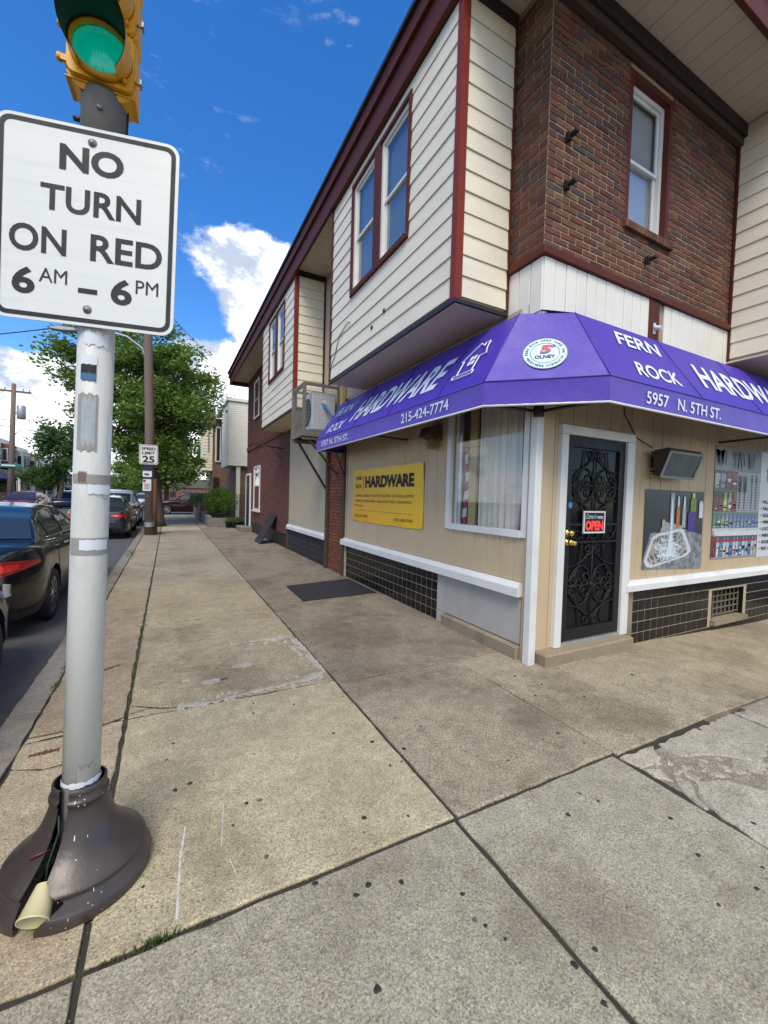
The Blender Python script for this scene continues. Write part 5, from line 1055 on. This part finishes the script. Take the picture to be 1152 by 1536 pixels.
def car(name, label, spec, pm_, loc, rz=0, group=None, detail=True):
    c = E(name, loc, label, 'car', group, (0, 0, rz)); L, W = spec['L'], spec['W']
    def Bd(m, nm, mat, par=None, smooth=True): return m.build(nm, MT[mat] if isinstance(mat, str) else mat, par or c, smooth=smooth, local=True)
    ys = sorted(set([0, .015, .04, .08, .14, .22, .32, L, L-.015, L-.05, L-.1, L-.18, L-.28]+[round(.42+k*(L-.84)/44, 4) for k in range(45)]+[a+q*spec['wr']*1.17*.999 for a in spec['ax'] for q in (-1, -.98, -.9, -.75, .75, .9, .98, 1)]))
    def hw(y):
        t = min(y, L-y)/.62; return W/2*(.72+.28*math.sin(min(1, t)*math.pi/2)**.8)
    def sec(y):
        h, zt = hw(y), ip(spec['top'], y); e = min(1, min(y, L-y)/.12); zb = .22+.16*(1-e); 
        pts = [(h*.6, zb), (h*.94, zb+.015), (h*.985, zb+.13), (h*.995, .52), (h*1.0, .62), (h*.985, zt-.17), (h*.955, zt-.07), (h*.90, zt-.02), (h*.80, zt), (0, zt+.025)]
        az = 0
        for a in spec['ax']:
            R0 = spec['wr']*1.17; d = abs(y-a)
            if d < R0: az = spec['wr']+math.sqrt(R0*R0-d*d)
        zs = []; prev = 0
        out = []
        for i, (x, z) in enumerate(pts):
            z = max(z, az if i < 6 else z); z = max(z, prev); prev = z; out.append((x, z))
        return out
    m = MB(); k = len(sec(1))
    for y in ys:
        s_ = sec(y); m.v += [(x, y, z) for x, z in s_]+[(-x, y, z) for x, z in s_[:-1][::-1]]
    q = 2*k-1
    for i in range(len(ys)-1):
        for j in range(q-1): m.f.append((i*q+j, (i+1)*q+j, (i+1)*q+j+1, i*q+j+1))
    m.f.append(tuple(range(q))); m.f.append(tuple((len(ys)-1)*q+j for j in range(q-1, -1, -1)))
    body = Bd(m, 'body', pm_); smooth_angle(body, 38)
    def G(y, s, o=0.):
        zr = ip(spec['roof'], y); zb = ip(spec['top'], y)-.02; hgt = max(0., zr-zb); H = max(r[1] for r in spec['roof'])-1.0; f = min(1, hgt/H)
        wb = hw(y)*.88+.0; wr = wb-.24*f
        if s < .62: t = s/.62; x = wb+(wr-wb)*t**1.15; z = zb+(zr-.05*f-zb)*t
        else: t = (s-.62)/.38; x = wr*math.cos(t*math.pi/2)**.8; z = zr-.05*f+.06*f*math.sin(t*math.pi/2)**.7
        return x, y, z
    r0, r1 = spec['roof'][0][0], spec['roof'][-1][0]
    gh = MB(); n = 34
    def full(u, v):
        y = r0+(r1-r0)*u; s = 2*v if v <= .5 else 2*(1-v); x, yy, z = G(y, s); return (x if v <= .5 else -x, yy, z)
    gh.grid(full, n, 28); Bd(gh, 'roof', pm_)
    def wpatch(y0, y1, s0, s1, nm, mir=False, dz=0, dy=0, dx=0, lean=(0,0)):
        def fn(u, v):
            s = s0+(s1-s0)*v; a0 = y0+lean[0]*v; a1 = y1+lean[1]*v; x, y, z = G(a0+(a1-a0)*u, min(s, 1) if s <= 1 else 2-s); sx = -1 if s > 1 else 1
            return ((x*sx+dx*(1 if s <= 1 else -1))*(-1 if mir else 1), y+dy, z+dz)
        Bd(MB().grid(fn, 10, 10), nm, 'carglass')
    wpatch(spec['rear'][0], spec['rear'][1], .70, 1.30, 'rear_window', dz=.008, dy=-.006); wpatch(spec['front'][0], spec['front'][1], .70, 1.30, 'windshield', dz=.008, dy=.006)
    for a, b in spec['side']:
        for mir in (False, True): wpatch(a, b, .10, .54, 'side_window', mir, dx=.006, lean=(.06 if a < 1.4 else 0, -.20 if b > 2.6 else 0))
    Bd(MB().box(-W/2+.28, W/2-.28, .25, L-.25, .20, .62), 'underbody', 'under', smooth=False)
    for a in spec['ax']:
        for sx in (-1, 1):
            wr = spec['wr']; xo = sx*(W/2-.015); w = .20; wl = Bd(MB().lathe([(wr*.62, -w/2*sx), (wr*.93, -w/2*sx), (wr, -w*.36*sx), (wr, w*.36*sx), (wr*.93, w/2*sx), (wr*.66, w/2*sx), (wr*.64, w*.3*sx), (.0, w*.28*sx)], (xo-sx*w/2, a, wr), 28, 'X'), 'wheel', 'rubber')
            rm = MB(); xr = xo-sx*.012
            for p_ in range(10):
                t0 = 6.283*p_/10; u0 = Vector((0, math.cos(t0), math.sin(t0))); v0 = Vector((0, -math.sin(t0), math.cos(t0))); cc_ = Vector((xr, a, wr))
                rm.prism([cc_+u0*.03-v0*.018, cc_+u0*wr*.62-v0*.026, cc_+u0*wr*.62+v0*.026, cc_+u0*.03+v0*.018], (-sx*.02, 0, 0))
            rm.lathe([(wr*.58, -.02*sx), (wr*.58, 0), (wr*.66, .004*sx), (wr*.66, -.02*sx)], (xr, a, wr), 28, 'X'); rm.lathe([(.0, .004*sx), (.05, .002*sx), (.055, -.02*sx)], (xr, a, wr), 14, 'X'); Bd(rm, 'rim', 'chrome', wl, False)
    tz = ip(spec['top'], .15)
    for sx in (-1, 1):
        def tl(u, v):
            # wraps from the rear face round the corner along the flank
            if u < .5: t = u/.5; y = -.012; x = W/2*(.42+.28*t); 
            else: t = (u-.5)/.5; y = -.012+.42*t**1.4; x = hw(max(0, y))*1.0+.012
            zc = tz-.19+.02*u; hh = .075*(1-.75*max(0, u-.6)/.4)*(.5+.5*min(1, u/.2)); return (sx*x, y, zc+hh*(2*v-1)+(.04*max(0, u-.5)))
        lamp = Bd(MB().grid(tl, 24, 5), 'tail_light', 'tail')
        def tl3(u, v): p_ = tl(.38+.34*u, .25+.5*v); return (p_[0]+sx*.006, p_[1]-.006, p_[2])
        Bd(MB().grid(tl3, 10, 4), 'lamp_core', 'tailb', lamp)
        def tl2(u, v): x = W/2*(.44+.2*u); return (sx*x, -.018-.002*u, tz-.185+.03*(v-.5)*(1+u)+.012)
        Bd(MB().grid(tl2, 8, 2), 'reversing_lens', 'clear')
        for yy in (1.02+.25, 2.13, 3.02):
            s_ = sec(yy)[1:8]; Bd(MB().tube([(sx*(x+.001), yy+.05*max(0, z-.5), z) for x, z in s_], .0045, 4), 'panel_gap', 'under')
        wt_ = [G(spec['side'][0][0]-.12+(spec['side'][-1][1]+.10-spec['side'][0][0])*q/14, .07) for q in range(15)]; Bd(MB().tube([(sx*(x+.004), y, z) for x, y, z in wt_], .008, 4), 'window_trim', 'chrome')
        def hl_(u, v): y = L-.10-.55*u; x = hw(y)*1.0+.012; return (sx*x, y, .68+.12*u+(v-.5)*.14*(1-.6*u))
        Bd(MB().grid(hl_, 14, 4), 'headlight', 'clear')
        Bd(MB().box(sx*(W/2+.00)-(.02 if sx < 0 else 0), sx*(W/2)+(.02 if sx > 0 else 0), 1.55, 1.72, .93, .955), 'door_handle', 'chrome', smooth=False); Bd(MB().box(sx*(W/2+.00)-(.02 if sx < 0 else 0), sx*(W/2)+(.02 if sx > 0 else 0), 2.55, 2.72, .91, .935), 'door_handle', 'chrome', smooth=False)
        mm = MB().lathe([(.0,-.09),(.07,-.07),(.085,0),(.07,.08),(0,.1)], (sx*(W/2+.07), spec['front'][1]-.55, 1.05), 12, 'X'); Bd(mm, 'mirror', pm_)
    Bd(MB().tube([(x*W/2*.62, .10+.0*x, ip(spec['top'], .10)+.012) for x in (-1,-.5,0,.5,1)], .004, 4), 'panel_gap', 'under')
    Bd(MB().box(-.16,.16,-.022,.0,tz-.30,tz-.15), 'license_plate', 'plate', smooth=False)
    Bd(MB().grid(lambda u, v: (W/2*.72*(2*u-1), -.014, .44+.02*v), 8, 1), 'bumper_strip', 'chrome')
    return c
Z0 = -.13
black = paint('black_paint', (.006,.007,.010)); slate = paint('slate_blue_paint', (.035,.045,.065), .4); red = paint('dark_red_paint', (.10,.012,.018), .2); maroonp = paint('maroon_paint_car', (.025,.006,.010), .2); whitep = paint('white_paint_car', (.6,.62,.64)); silver = paint('silver_paint', (.32,.34,.36), .6); navyp = paint('navy_paint', (.02,.03,.06), .3)
car('parked_sedan', 'glossy black sedan parked at the kerb with red wraparound tail lights', SEDAN, black, (-2.20, 5.66, Z0))
car('parked_sedan', 'dark car nosing in at the left edge behind the black sedan', SEDAN, paint('charcoal_paint', (.012,.012,.013)), (-2.16, .50, Z0))
car('parked_sedan', 'slate blue sedan parked beyond the black one by the utility pole', SEDAN, slate, (-2.09, 16.65, Z0))
car('parked_car', 'white sport utility parked in front of the slate blue sedan', SUV, whitep, (-2.15, 22.6, Z0))
car('parked_car', 'silver sedan parked farther up the near kerb past the white one', SEDAN, silver, (-2.1, 41.5, Z0)); car('parked_car', 'farthest white car parked along the near kerb', SUV, whitep, (-2.1, 48, Z0-.2))
car('crossing_car', 'dark maroon sport utility standing in the cross street beyond the tree', SUV, maroonp, (3.6, 36.1, -.126), R_(90)); car('crossing_car', 'dark red sedan behind the garden wall on the cross street', SEDAN, red, (7.2, 34.6, -.126), R_(90))
for lab, sp_c, p_, y in (('red sedan parked across the street below the utility pole', SEDAN, red, 33.2), ('navy pickup-sized sport utility parked across the street by the parapet wall', SUV, navyp, 46), ('dark sport utility parked across the street, second past the stone wall', SUV, black, 54), ('pale blue sedan parked across the street, last of the row', SEDAN, paint('pale_blue_paint', (.12,.18,.26), .4), 61)):
    car('parked_car', lab, sp_c, p_, (-8.35, y+4.7, Z0+far_z(y+2)), R_(180), 'cars parked across the street')
# ================================================================== utility poles, lamps, wires
up = E('utility_pole', (-.57, 17.0, 0), 'weathered wooden utility pole carrying speed limit sign beside the tree', 'utility pole')
MB().tube([(-.57,17.0,-.05),(-.60,17.0,4),(-.68,17.0,7.5),(-.72,17.0,10.2)], [.165,.15,.135,.12], 16).build('shaft', MT['pole'], up, smooth=True)
MB().tube([(-.575,16.9,.45),(-.575,16.9,.30)], .17, 14).build('metal_band', MT['steel'], up); MB().tube([(-.40,16.93,0),(-.43,16.93,2.0)], .07, 8).build('cable_guard', MT['rustm'], up, smooth=True)
MB().tube([(-.68,16.95,6.0),(-.85,16.95,6.55),(-1.3,16.95,6.85),(-2.1,16.95,6.95),(-2.75,16.95,6.78)], .035, 8).build('lamp_arm', MT['alu'], up, smooth=True)
MB().prism([(-2.70,16.85,6.72),(-3.1,16.85,6.66),(-3.4,16.85,6.66),(-3.4,16.85,6.72),(-3.1,16.85,6.80),(-2.75,16.85,6.82)], (0,.22,0)).build('lamp_head', MT['steel'], up, bevel=.02)
def small_sign(nm, label, x0, x1, z0, z1, y, mat='signw', border=True):
    s_ = E(nm, ((x0+x1)/2, y, z0), label, 'sign'); w, h = x1-x0, z1-z0
    MB().prism([(x0+x, y, z0+z) for x, z in rounded(w, h, .05*min(1, w/.5))], (0,.006,0)).build('plate', MT[mat], s_)
    if border:
        a = [(x0+.02+x, y-.003, z0+.02+z) for x, z in rounded(w-.04, h-.04, .04)]; b = [(x0+.035+x, y-.003, z0+.035+z) for x, z in rounded(w-.07, h-.07, .03)]; n = len(a)
        MB().add(a+b, [(i, (i+1) % n, (i+1) % n+n, i+n) for i in range(n)]).build('border', MT['signb'], s_)
    return s_
ss = small_sign('speed_limit_sign', 'white speed limit 25 sign on the wooden utility pole', -.905, -.325, 2.50, 3.19, 16.80)
for t__, a, b, z, h in (('SPEED',-.83,-.40,3.0,.10),('LIMIT',-.81,-.42,2.85,.10),('25',-.80,-.43,2.56,.24)): text(t__, [(a,16.795,z),(b,16.795,z),(a,16.795,z+h)], MT['signb'], ss, bold=.03)
s2 = small_sign('camera_sign', 'small dark and white notice just below the speed limit sign', -.79, -.51, 2.06, 2.44, 16.80, 'paper', False); MB().box(-.79,-.51,16.790,16.798,2.28,2.44).build('dark_half', MT['navy'], s2); MB().box(-.74,-.60,16.788,16.796,2.13,2.18).build('print_line', MT['navy'], s2)
s3 = small_sign('parking_sign', 'small white parking notice with red corner low on the utility pole', -.79, -.53, 1.57, 1.98, 16.80, 'paper', False); MB().box(-.78,-.70,16.790,16.798,1.88,1.96).build('red_mark', MT['red'], s3)
for k in range(4): MB().box(-.75,-.57,16.790,16.798,1.64+k*.055,1.655+k*.055).build('print_line', MT['red'], s3)
fpz = lambda z: z
up2 = E('utility_pole', (-9.85, 38.4, 0), 'tall utility pole with crossarm and transformer across the street', 'utility pole')
MB().tube([(-9.95,38.4,-.1),(-9.85,38.4,4),(-9.72,38.4,8.9)], [.19,.17,.13], 12).build('shaft', MT['pole'], up2, smooth=True); MB().box(-10.75,-8.75,38.3,38.42,8.30,8.42).build('crossarm', MT['pole'], up2)
for x in (-10.7,-10.2,-9.2,-8.85): MB().tube([(x,38.36,8.42),(x,38.36,8.58)], .04, 8).build('insulator', MT['steel'], up2)
MB().tube([(-9.32,38.4,6.45),(-9.32,38.4,6.5),(-9.32,38.4,7.35),(-9.32,38.4,7.42)], [.22,.26,.26,.2], 16).build('transformer', MT['steel'], up2, smooth=True); MB().box(-9.65,-9.40,38.35,38.45,6.8,6.9).build('hanger', MT['steel'], up2)
MB().tube([(-9.78,38.4,5.2),(-9.5,38.4,5.55),(-9.0,38.4,5.72),(-8.5,38.4,5.68)], .03, 8).build('lamp_arm', MT['alu'], up2, smooth=True); MB().box(-8.6,-8.0,38.3,38.5,5.60,5.70).build('lamp_head', MT['steel'], up2, bevel=.02)
gs = E('street_name_sign', (-9.9, 38.1, 3.0), 'green street name plate on the far utility pole', 'sign'); MB().box(-10.6,-9.3,38.14,38.17,3.0,3.24).build('plate', M('sign_green', '#1d6b52', .5), gs); MB().box(-10.35,-9.6,38.13,38.138,3.07,3.16).build('print_line', MT['letter'], gs)
def wire(a, b, sag, r, label=None, par=None):
    P = [Vector(a).lerp(Vector(b), k/20)-Vector((0,0,4*sag*(k/20)*(1-k/20))) for k in range(21)]; o = MB().tube(P, r, 4).build('overhead_wire', MT['black'], par, smooth=True)
    if label: T(o, label, 'wire')
wire((-2.9,16.95,6.86),(-14,24,6.4),.25,.018,'dark cable running left from the street lamp arm')
wire((-.69,17,8.6),(2.42,19.3,6.7),.12,.012,'upper of two wires slanting from the pole to the store roof'); wire((-.68,17,8.0),(2.42,19.3,6.5),.15,.012,'lower of two wires slanting from the pole to the store roof')
wire((-10.6,38.36,8.55),(-24,20,9),.5,.02,'wire leaving the far crossarm to the left'); wire((-9.75,38.4,5.9),(-24,26,6.0),.6,.025,'low cable leaving the far utility pole to the left'); wire((-9.7,38.4,6.3),(-24,28,7.4),.5,.02,'middle cable leaving the far utility pole to the left'); wire((-8.9,38.4,8.5),(-9.5,90,6),.8,.02,'wire running down the street from the far crossarm')
# ================================================================== trees and shrubs
def leaves(pts, size, seed, flat=.5):
    r = np.random.default_rng(seed); n = len(pts); a = r.normal(size=(n,3)); a[:,2] *= flat; a /= np.linalg.norm(a, axis=1)[:,None]
    b = np.cross(a, r.normal(size=(n,3))); b /= np.linalg.norm(b, axis=1)[:,None]; s = size*r.uniform(.6,1.3,(n,1))
    P = np.asarray(pts); V = np.stack([P-a*s, P+b*s*.5, P+a*s, P-b*s*.5], 1).reshape(-1,3)
    me = bpy.data.meshes.new('crown'); me.vertices.add(4*n); me.vertices.foreach_set('co', V.ravel()); me.loops.add(4*n); me.loops.foreach_set('vertex_index', np.arange(4*n)); me.polygons.add(n); me.polygons.foreach_set('loop_start', np.arange(0,4*n,4)); me.update(calc_edges=True); return me
def tree(name, label, base, h, tr, cen, rad, nclump, nleaf, lsize, seed, mat='leaf', group=None, flatb=.55, extra=()):
    r = np.random.default_rng(seed); b = Vector(base); t = E(name, b, label, 'tree', group); m = MB(); cz = Vector(cen)
    fork = b.lerp(Vector((cz.x, cz.y, b.z+h*.42)), 1.0); m.tube([b+Vector((0,0,-.1)), b+Vector((0,0,.25)), b.lerp(fork, .5)+Vector((.06,.03,0)), fork], [tr*1.35, tr*1.05, tr*.85, tr*.7], 12)
    cl = []
    while len(cl) < nclump:
        d = r.normal(size=3); d /= np.linalg.norm(d); q = r.uniform(.35,1)**.5; p = np.array(cen)+d*np.array(rad)*q*r.uniform(.82,1.1)
        if p[2] < b.z+1.9: continue
        cl.append(p)
    cl += [np.array(e) for e in extra]
    for i in range(0, len(cl), 3):
        p = Vector(cl[i]); s = b.lerp(fork, r.uniform(.75,1)); mid = s.lerp(p, .5)+Vector((0,0,.06*(p-s).length)); m.tube([s, mid, p], [tr*.28, tr*.16, .015], 5, False)
        for j in range(1, 3):
            if i+j < len(cl): pj = Vector(cl[i+j]); m.tube([mid, mid.lerp(pj, .6)+Vector((0,0,.1)), pj], [tr*.12, tr*.07, .01], 4, False)
    m.build('trunk', MT['bark'], t, smooth=True)
    P = []
    for c in cl:
        rr = r.uniform(.55,1.0)*(lsize*6.5 if lsize > .1 else .72); k = int(nleaf*r.uniform(.6,1.3)); q = r.normal(size=(k,3))*rr*np.array([.55,.55,flatb*.55])+c; P.append(q)
    O('crown', leaves(np.concatenate(P), lsize, seed), MT[mat], t); return t
ex = [(-4.0+.35*k, 21.2+.2*k, 7.4-.15*k) for k in range(5)]+[(-3.9,21.3,6.3),(-3.5,21.5,5.9),(-3.6,21,8.0),(-3.2,21.4,8.4),(-3.0,21.3,6.0),(-4.2,21.6,7.0),(1.7,22,7.1),(2.0,22.5,7.0),(1.2,21.5,3.0),(-.2,21,2.9),(.6,20.8,2.6),(.9,21.4,2.4)]
tree('street_tree', 'big leafy street tree with thick trunk behind the utility pole', (-.50, 21.3, 0), 9.5, .36, (-.85, 22.3, 5.8), (2.75, 3.2, 3.3), 185, 250, .088, 21, extra=ex)
tree('street_tree', 'slender tree across the street beside the rowhouses', (-8.7, 46.5, 0), 8.5, .2, (-8.4, 46.5, 5.4), (1.9, 2.0, 2.6), 60, 110, .15, 5, 'leafd', extra=[(-9.6,45,6.2),(-9.8,45,5.6),(-9.2,45,7.2)])
tree('small_tree', 'low rounded tree in front of the far porches', (-10.2, 47.5, 0), 3.6, .12, (-9.9, 47.5, 2.6), (1.7, 1.6, .85), 55, 120, .10, 9, 'leafd')
for i, (x, y, h, lab) in enumerate(((6, 52, 11, 'far green tree beyond the cross street behind the store'), (-.2, 57, 10, 'far green tree at the end of the near sidewalk'), (-3.5, 96, 12, 'distant tree closing the end of the street'), (-9, 110, 12, 'distant tree at the far left end of the street'))):
    tree('far_tree', lab, (x, y, far_z(y)), h, .3, (x, y, far_z(y)+h*.58), (3.4, 3.4, h*.36), 60, 100, .26, 40+i, 'leaf', 'trees at the end of the street')
def bush(name, label, cen, rad, n, seed, mat='leaf', ls=.05):
    r = np.random.default_rng(seed); d = r.normal(size=(n,3)); d /= np.linalg.norm(d, axis=1)[:,None]; q = r.uniform(.5,1.05,(n,1)); P = np.array(cen)+d*np.array(rad)*q*(1+.12*np.sin(d[:,:1]*9+d[:,1:2]*7)); P = P[P[:,2] > cen[2]-rad[2]*.85]
    t = E(name, (cen[0], cen[1], cen[2]-rad[2]), label, 'shrub'); O('foliage', leaves(P, ls, seed, 1), MT[mat], t)
    st_ = MB()
    for k in range(7): a = 6.28*k/7; st_.tube([(cen[0]+.05*math.cos(a), cen[1]+.05*math.sin(a), cen[2]-rad[2]), (cen[0]+rad[0]*.5*math.cos(a), cen[1]+rad[1]*.5*math.sin(a), cen[2]+rad[2]*.3)], .015, 5)
    st_.build('stems', MT['bark'], t)
bush('garden_bush', 'round bright green bush above the low garden wall', (2.35, 22.4, 1.12), (.78,.95,.72), 5200, 3); bush('clipped_hedge', 'small dark clipped hedge past the bright garden bush', (1.9, 27.5, 1.05), (.8,1.2,.5), 2600, 4, 'leafd')
# low planter wall, pots, gate
S_ = E('garden_wall', (1.95, 20.6, 0), 'low grey concrete wall holding the bushy front garden', 'wall'); MB().box(1.62,3.3,20.3,20.5,-.05,.42).build('front', MT['kerb'], S_, bevel=.01); MB().box(1.62,1.80,20.502,25.0,-.05,.50).build('side', MT['kerb'], S_, bevel=.01); MB().box(1.55,1.75,25.0,31,-.05,1.0).build('brick_side', MT['brickbrown'], S_); MB().box(1.802,6,20.502,31,-.1,.30).build('soil', MT['soil'], S_)
for i, (x, y, lab) in enumerate(((2.72,19.75,'black pot with trailing plant nearest the side door'),(3.0,19.95,'small dark pot tucked against the garden wall'),(2.48,19.95,'round pot of pale flowers left of the black pot'))):
    p_ = E('flower_pot', (x,y,0), lab, 'pot'); MB().lathe([(.0,0),(.12,0),(.17,.26),(.18,.27),(.15,.27),(.14,.2),(0,.2)], (x,y,0), 18).build('pot', MT['rubber'], p_, smooth=True)
    rr = np.random.default_rng(i); O('plant', leaves(rr.normal(size=(260,3))*np.array([.09,.09,.06])+np.array([x,y,.36]), .03, i, 1), MT['leafd'], p_)
ig = E('iron_gate', (3.05, 20.0, 0), 'black iron gate between the store and the garden wall', 'gate')
for k in range(9): MB().tube([(2.95+k*.11,20.15,.05),(2.95+k*.11,20.15,1.55)], .012, 5).build('bar', MT['iron'], ig)
for z in (.15, 1.45): MB().box(2.93,3.85,20.14,20.16,z,z+.03).build('rail', MT['iron'], ig)
# ================================================================== houses beyond
def wbox2(m, x0, x1, y0, y1, z0, z1, nm, mat, par): return MB().box(x0, x1, y0, y1, z0, z1).build(nm, MT[mat] if isinstance(mat, str) else mat, par)
hA = E('neighbour_house', (3.2, 23.4, 0), 'brown brick house with a narrow white-sided bay past the garden', 'house')
wbox2(0, 3.3, 9, 23.6, 29.0, -.1, 6.3, 'wall', 'brickbrown', hA); wbox2(0, 2.80, 3.9, 23.4, 26.4, 3.05, 6.45, 'bay', 'sidingw', hA)
z = 3.07
while z < 6.3: MB().prism([(2.80,23.398,z),(2.80,23.375,z),(2.80,23.392,z+.11),(2.80,23.398,z+.11)], (1.0,0,0)).build('siding_board', MT['sidingw'], hA); z += .115
wbox2(0, 2.72, 9.1, 23.3, 29.1, 6.46, 6.62, 'roof_edge', 'sidingw', hA); wbox2(0, 3.25, 3.45, 23.45, 23.6, .0, 3.04, 'porch_post', 'sidingw', hA)
hB = E('neighbour_house', (2.6, 29.1, 0), 'tan-sided bay house with brown brick walls farther down the block', 'house')
wbox2(0, 2.55, 9, 29.2, 31.4, -.1, 6.4, 'wall', 'brickbrown', hB); wbox2(0, 1.96, 2.545, 29.15, 31.2, 3.0, 5.9, 'bay', 'siding', hB)
z = 3.02
while z < 5.85: MB().prism([(1.96,29.148,z),(1.96,29.12,z),(1.96,29.14,z+.19),(1.96,29.148,z+.19)], (.58,0,0)).build('siding_board', MT['siding'], hB); z += .2
MB().prism([(1.7,29.0,5.92),(2.7,29.0,5.92),(2.7,29.0,6.9),(2.0,29.0,6.75)], (0,2.5,0)).build('roof_slope', M('tan_roof', '#6f604c', .8), hB); wbox2(0, 2.25, 2.35, 29.08, 29.12, 4.2, 5.6, 'window', 'glassd', hB)
wbox2(0, 2.70, 3.05, 29.12, 29.19, 3.6, 5.9, 'window', 'white', hB); wbox2(0, 2.78, 2.97, 29.10, 29.115, 3.7, 5.8, 'pane', 'carglass', hB); wbox2(0, 2.6, 2.95, 29.12, 29.19, .4, 2.6, 'doorway', 'black', hB)
def rowhouse(y0, y1, label, wallm, trimm, roofm, z, porch, k):
    x = -15; h = E('row_house', (x, (y0+y1)/2, z), label, 'house', 'row houses across the street'); b = lambda *a, nm, mat: wbox2(0, *a, nm, mat, h)
    b(x-8, x, y0+.01, y1-.01, z-.5, z+6.3, nm='wall', mat=wallm); b(x-.05, x+.18, y0+.01, y1-.01, z+6.1, z+6.55, nm='cornice', mat=trimm)
    b(x+.001, x+.7, y0+.5, y1-1.6, z+3.6, z+6.05, nm='bay', mat=wallm)
    for a0 in (y0+.7, y0+1.9): b(x+.70, x+.74, a0, a0+1.0, z+4.2, z+5.7, nm='window', mat=trimm); b(x+.741, x+.755, a0+.08, a0+.92, z+4.28, z+5.62, nm='pane', mat='carglass')
    b(x+.2, x+.68, y0+.40, y0+.499, z+4.3, z+5.6, nm='window', mat=trimm); b(x+.28, x+.6, y0+.38, y0+.399, z+4.4, z+5.5, nm='pane', mat='carglass')
    b(x, x+2.9, y0+.02, y1-.02, z-.3, z+.6, nm='porch_base', mat='stone'); MB().prism([(x,y0+.02,z+3.55),(x+3.1,y0+.02,z+2.95),(x+3.1,y0+.02,z+2.8),(x,y0+.02,z+2.8)], (0,y1-y0-.04,0)).build('porch_roof', MT[roofm] if isinstance(roofm, str) else roofm, h)
    for a0 in (y0+.15, y1-.35): b(x+2.6, x+2.85, a0, a0+.2, z+.6, z+2.8, nm='porch_post', mat='white')
    b(x+.001, x+.05, y0+.6, y0+2.6, z+1.0, z+2.4, nm='window', mat='carglass'); b(x+.001, x+.06, y1-1.5, y1-.6, z+.6, z+2.7, nm='door', mat=trimm)
    for q in range(7): b(x+2.75, x+2.8, y0+.6+q*.5, y0+.64+q*.5, z+.6, z+1.4, nm='baluster', mat='white')
rb_ = brickmat('rowhouse_red_brick', lin('#7a3f34'), lin('#8a4a3c'), lin('#8a7366')); tn = M('rowhouse_cream', '#b3ab9b', .8); gy = M('rowhouse_grey', '#a7a9a8', .8); grn = M('green_awning', '#2f5f50', .6); dk = M('porch_shingle', '#4a4540', .85)
for k, (lab, w_, t_, r_) in enumerate((('white-sided row house at the left edge with brick porch', 'sidingw', 'white', dk), ('red brick row house behind the far utility pole', rb_, 'white', dk), ('cream row house next to the red brick one', tn, 'white', dk), ('cream row house with red-trimmed bay window', tn, 'maroonl', dk), ('pale row house with green awning porch', gy, 'white', grn), ('grey row house just past the green awning', gy, 'white', dk), ('beige row house near the slender tree', tn, 'white', dk), ('red brick row house at the far end of the terrace', rb_, 'white', dk), ('last pale row house of the terrace', gy, 'white', dk))):
    y0 = 49.5+k*4.7; rowhouse(y0, y0+4.7, lab, w_, t_, r_, -.1-max(0, k-1)*.33, None, k)
for k, (lab, y0) in enumerate((('far brick house closing the street past the trees', 126), )):
    h = E('far_house', (-2, y0, far_z(y0)), lab, 'house'); wbox2(0, -16, 12, y0, y0+8, far_z(y0)-.5, far_z(y0)+6.5, 'wall', rb_, h); MB().prism([(-16.3,y0-.3,far_z(y0)+6.5),(-16.3,y0+8.3,far_z(y0)+6.5),(-16.3,y0+4,far_z(y0)+9)], (28.6,0,0)).build('roof', dk, h)
    for q in range(7): wbox2(0, -14+q*3.6, -12.6+q*3.6, y0-.06, y0-.02, far_z(y0)+3.8, far_z(y0)+5.4, 'window', 'carglass', h)
pw = E('stone_wall', (-12.3, 50, 0), 'low stone retaining wall along the far sidewalk', 'wall'); MB().box(-12.5,-12.2,40.5,49,-.3,1.0).build('stonework', MT['stone'], pw); MB().box(-12.55,-12.15,40.5,49,1.0,1.1).build('coping', MT['kerb'], pw)
cn = E('garden_canopy', (-12.8, 45.8, 0), 'dark blue pop-up canopy in the far front garden', 'canopy'); MB().add([(-14.4,44.4,2.3),(-11.6,44.4,2.3),(-11.6,47.2,2.3),(-14.4,47.2,2.3),(-13,45.8,3.1)], [(0,1,4),(1,2,4),(2,3,4),(3,0,4),(3,2,1,0)]).build('roof', MT['navy'], cn)
for x, y in ((-14.3,44.5),(-11.7,44.5),(-11.7,47.1),(-14.3,47.1)): MB().tube([(x,y,0),(x,y,2.3)], .03, 6).build('leg', MT['rod'], cn)
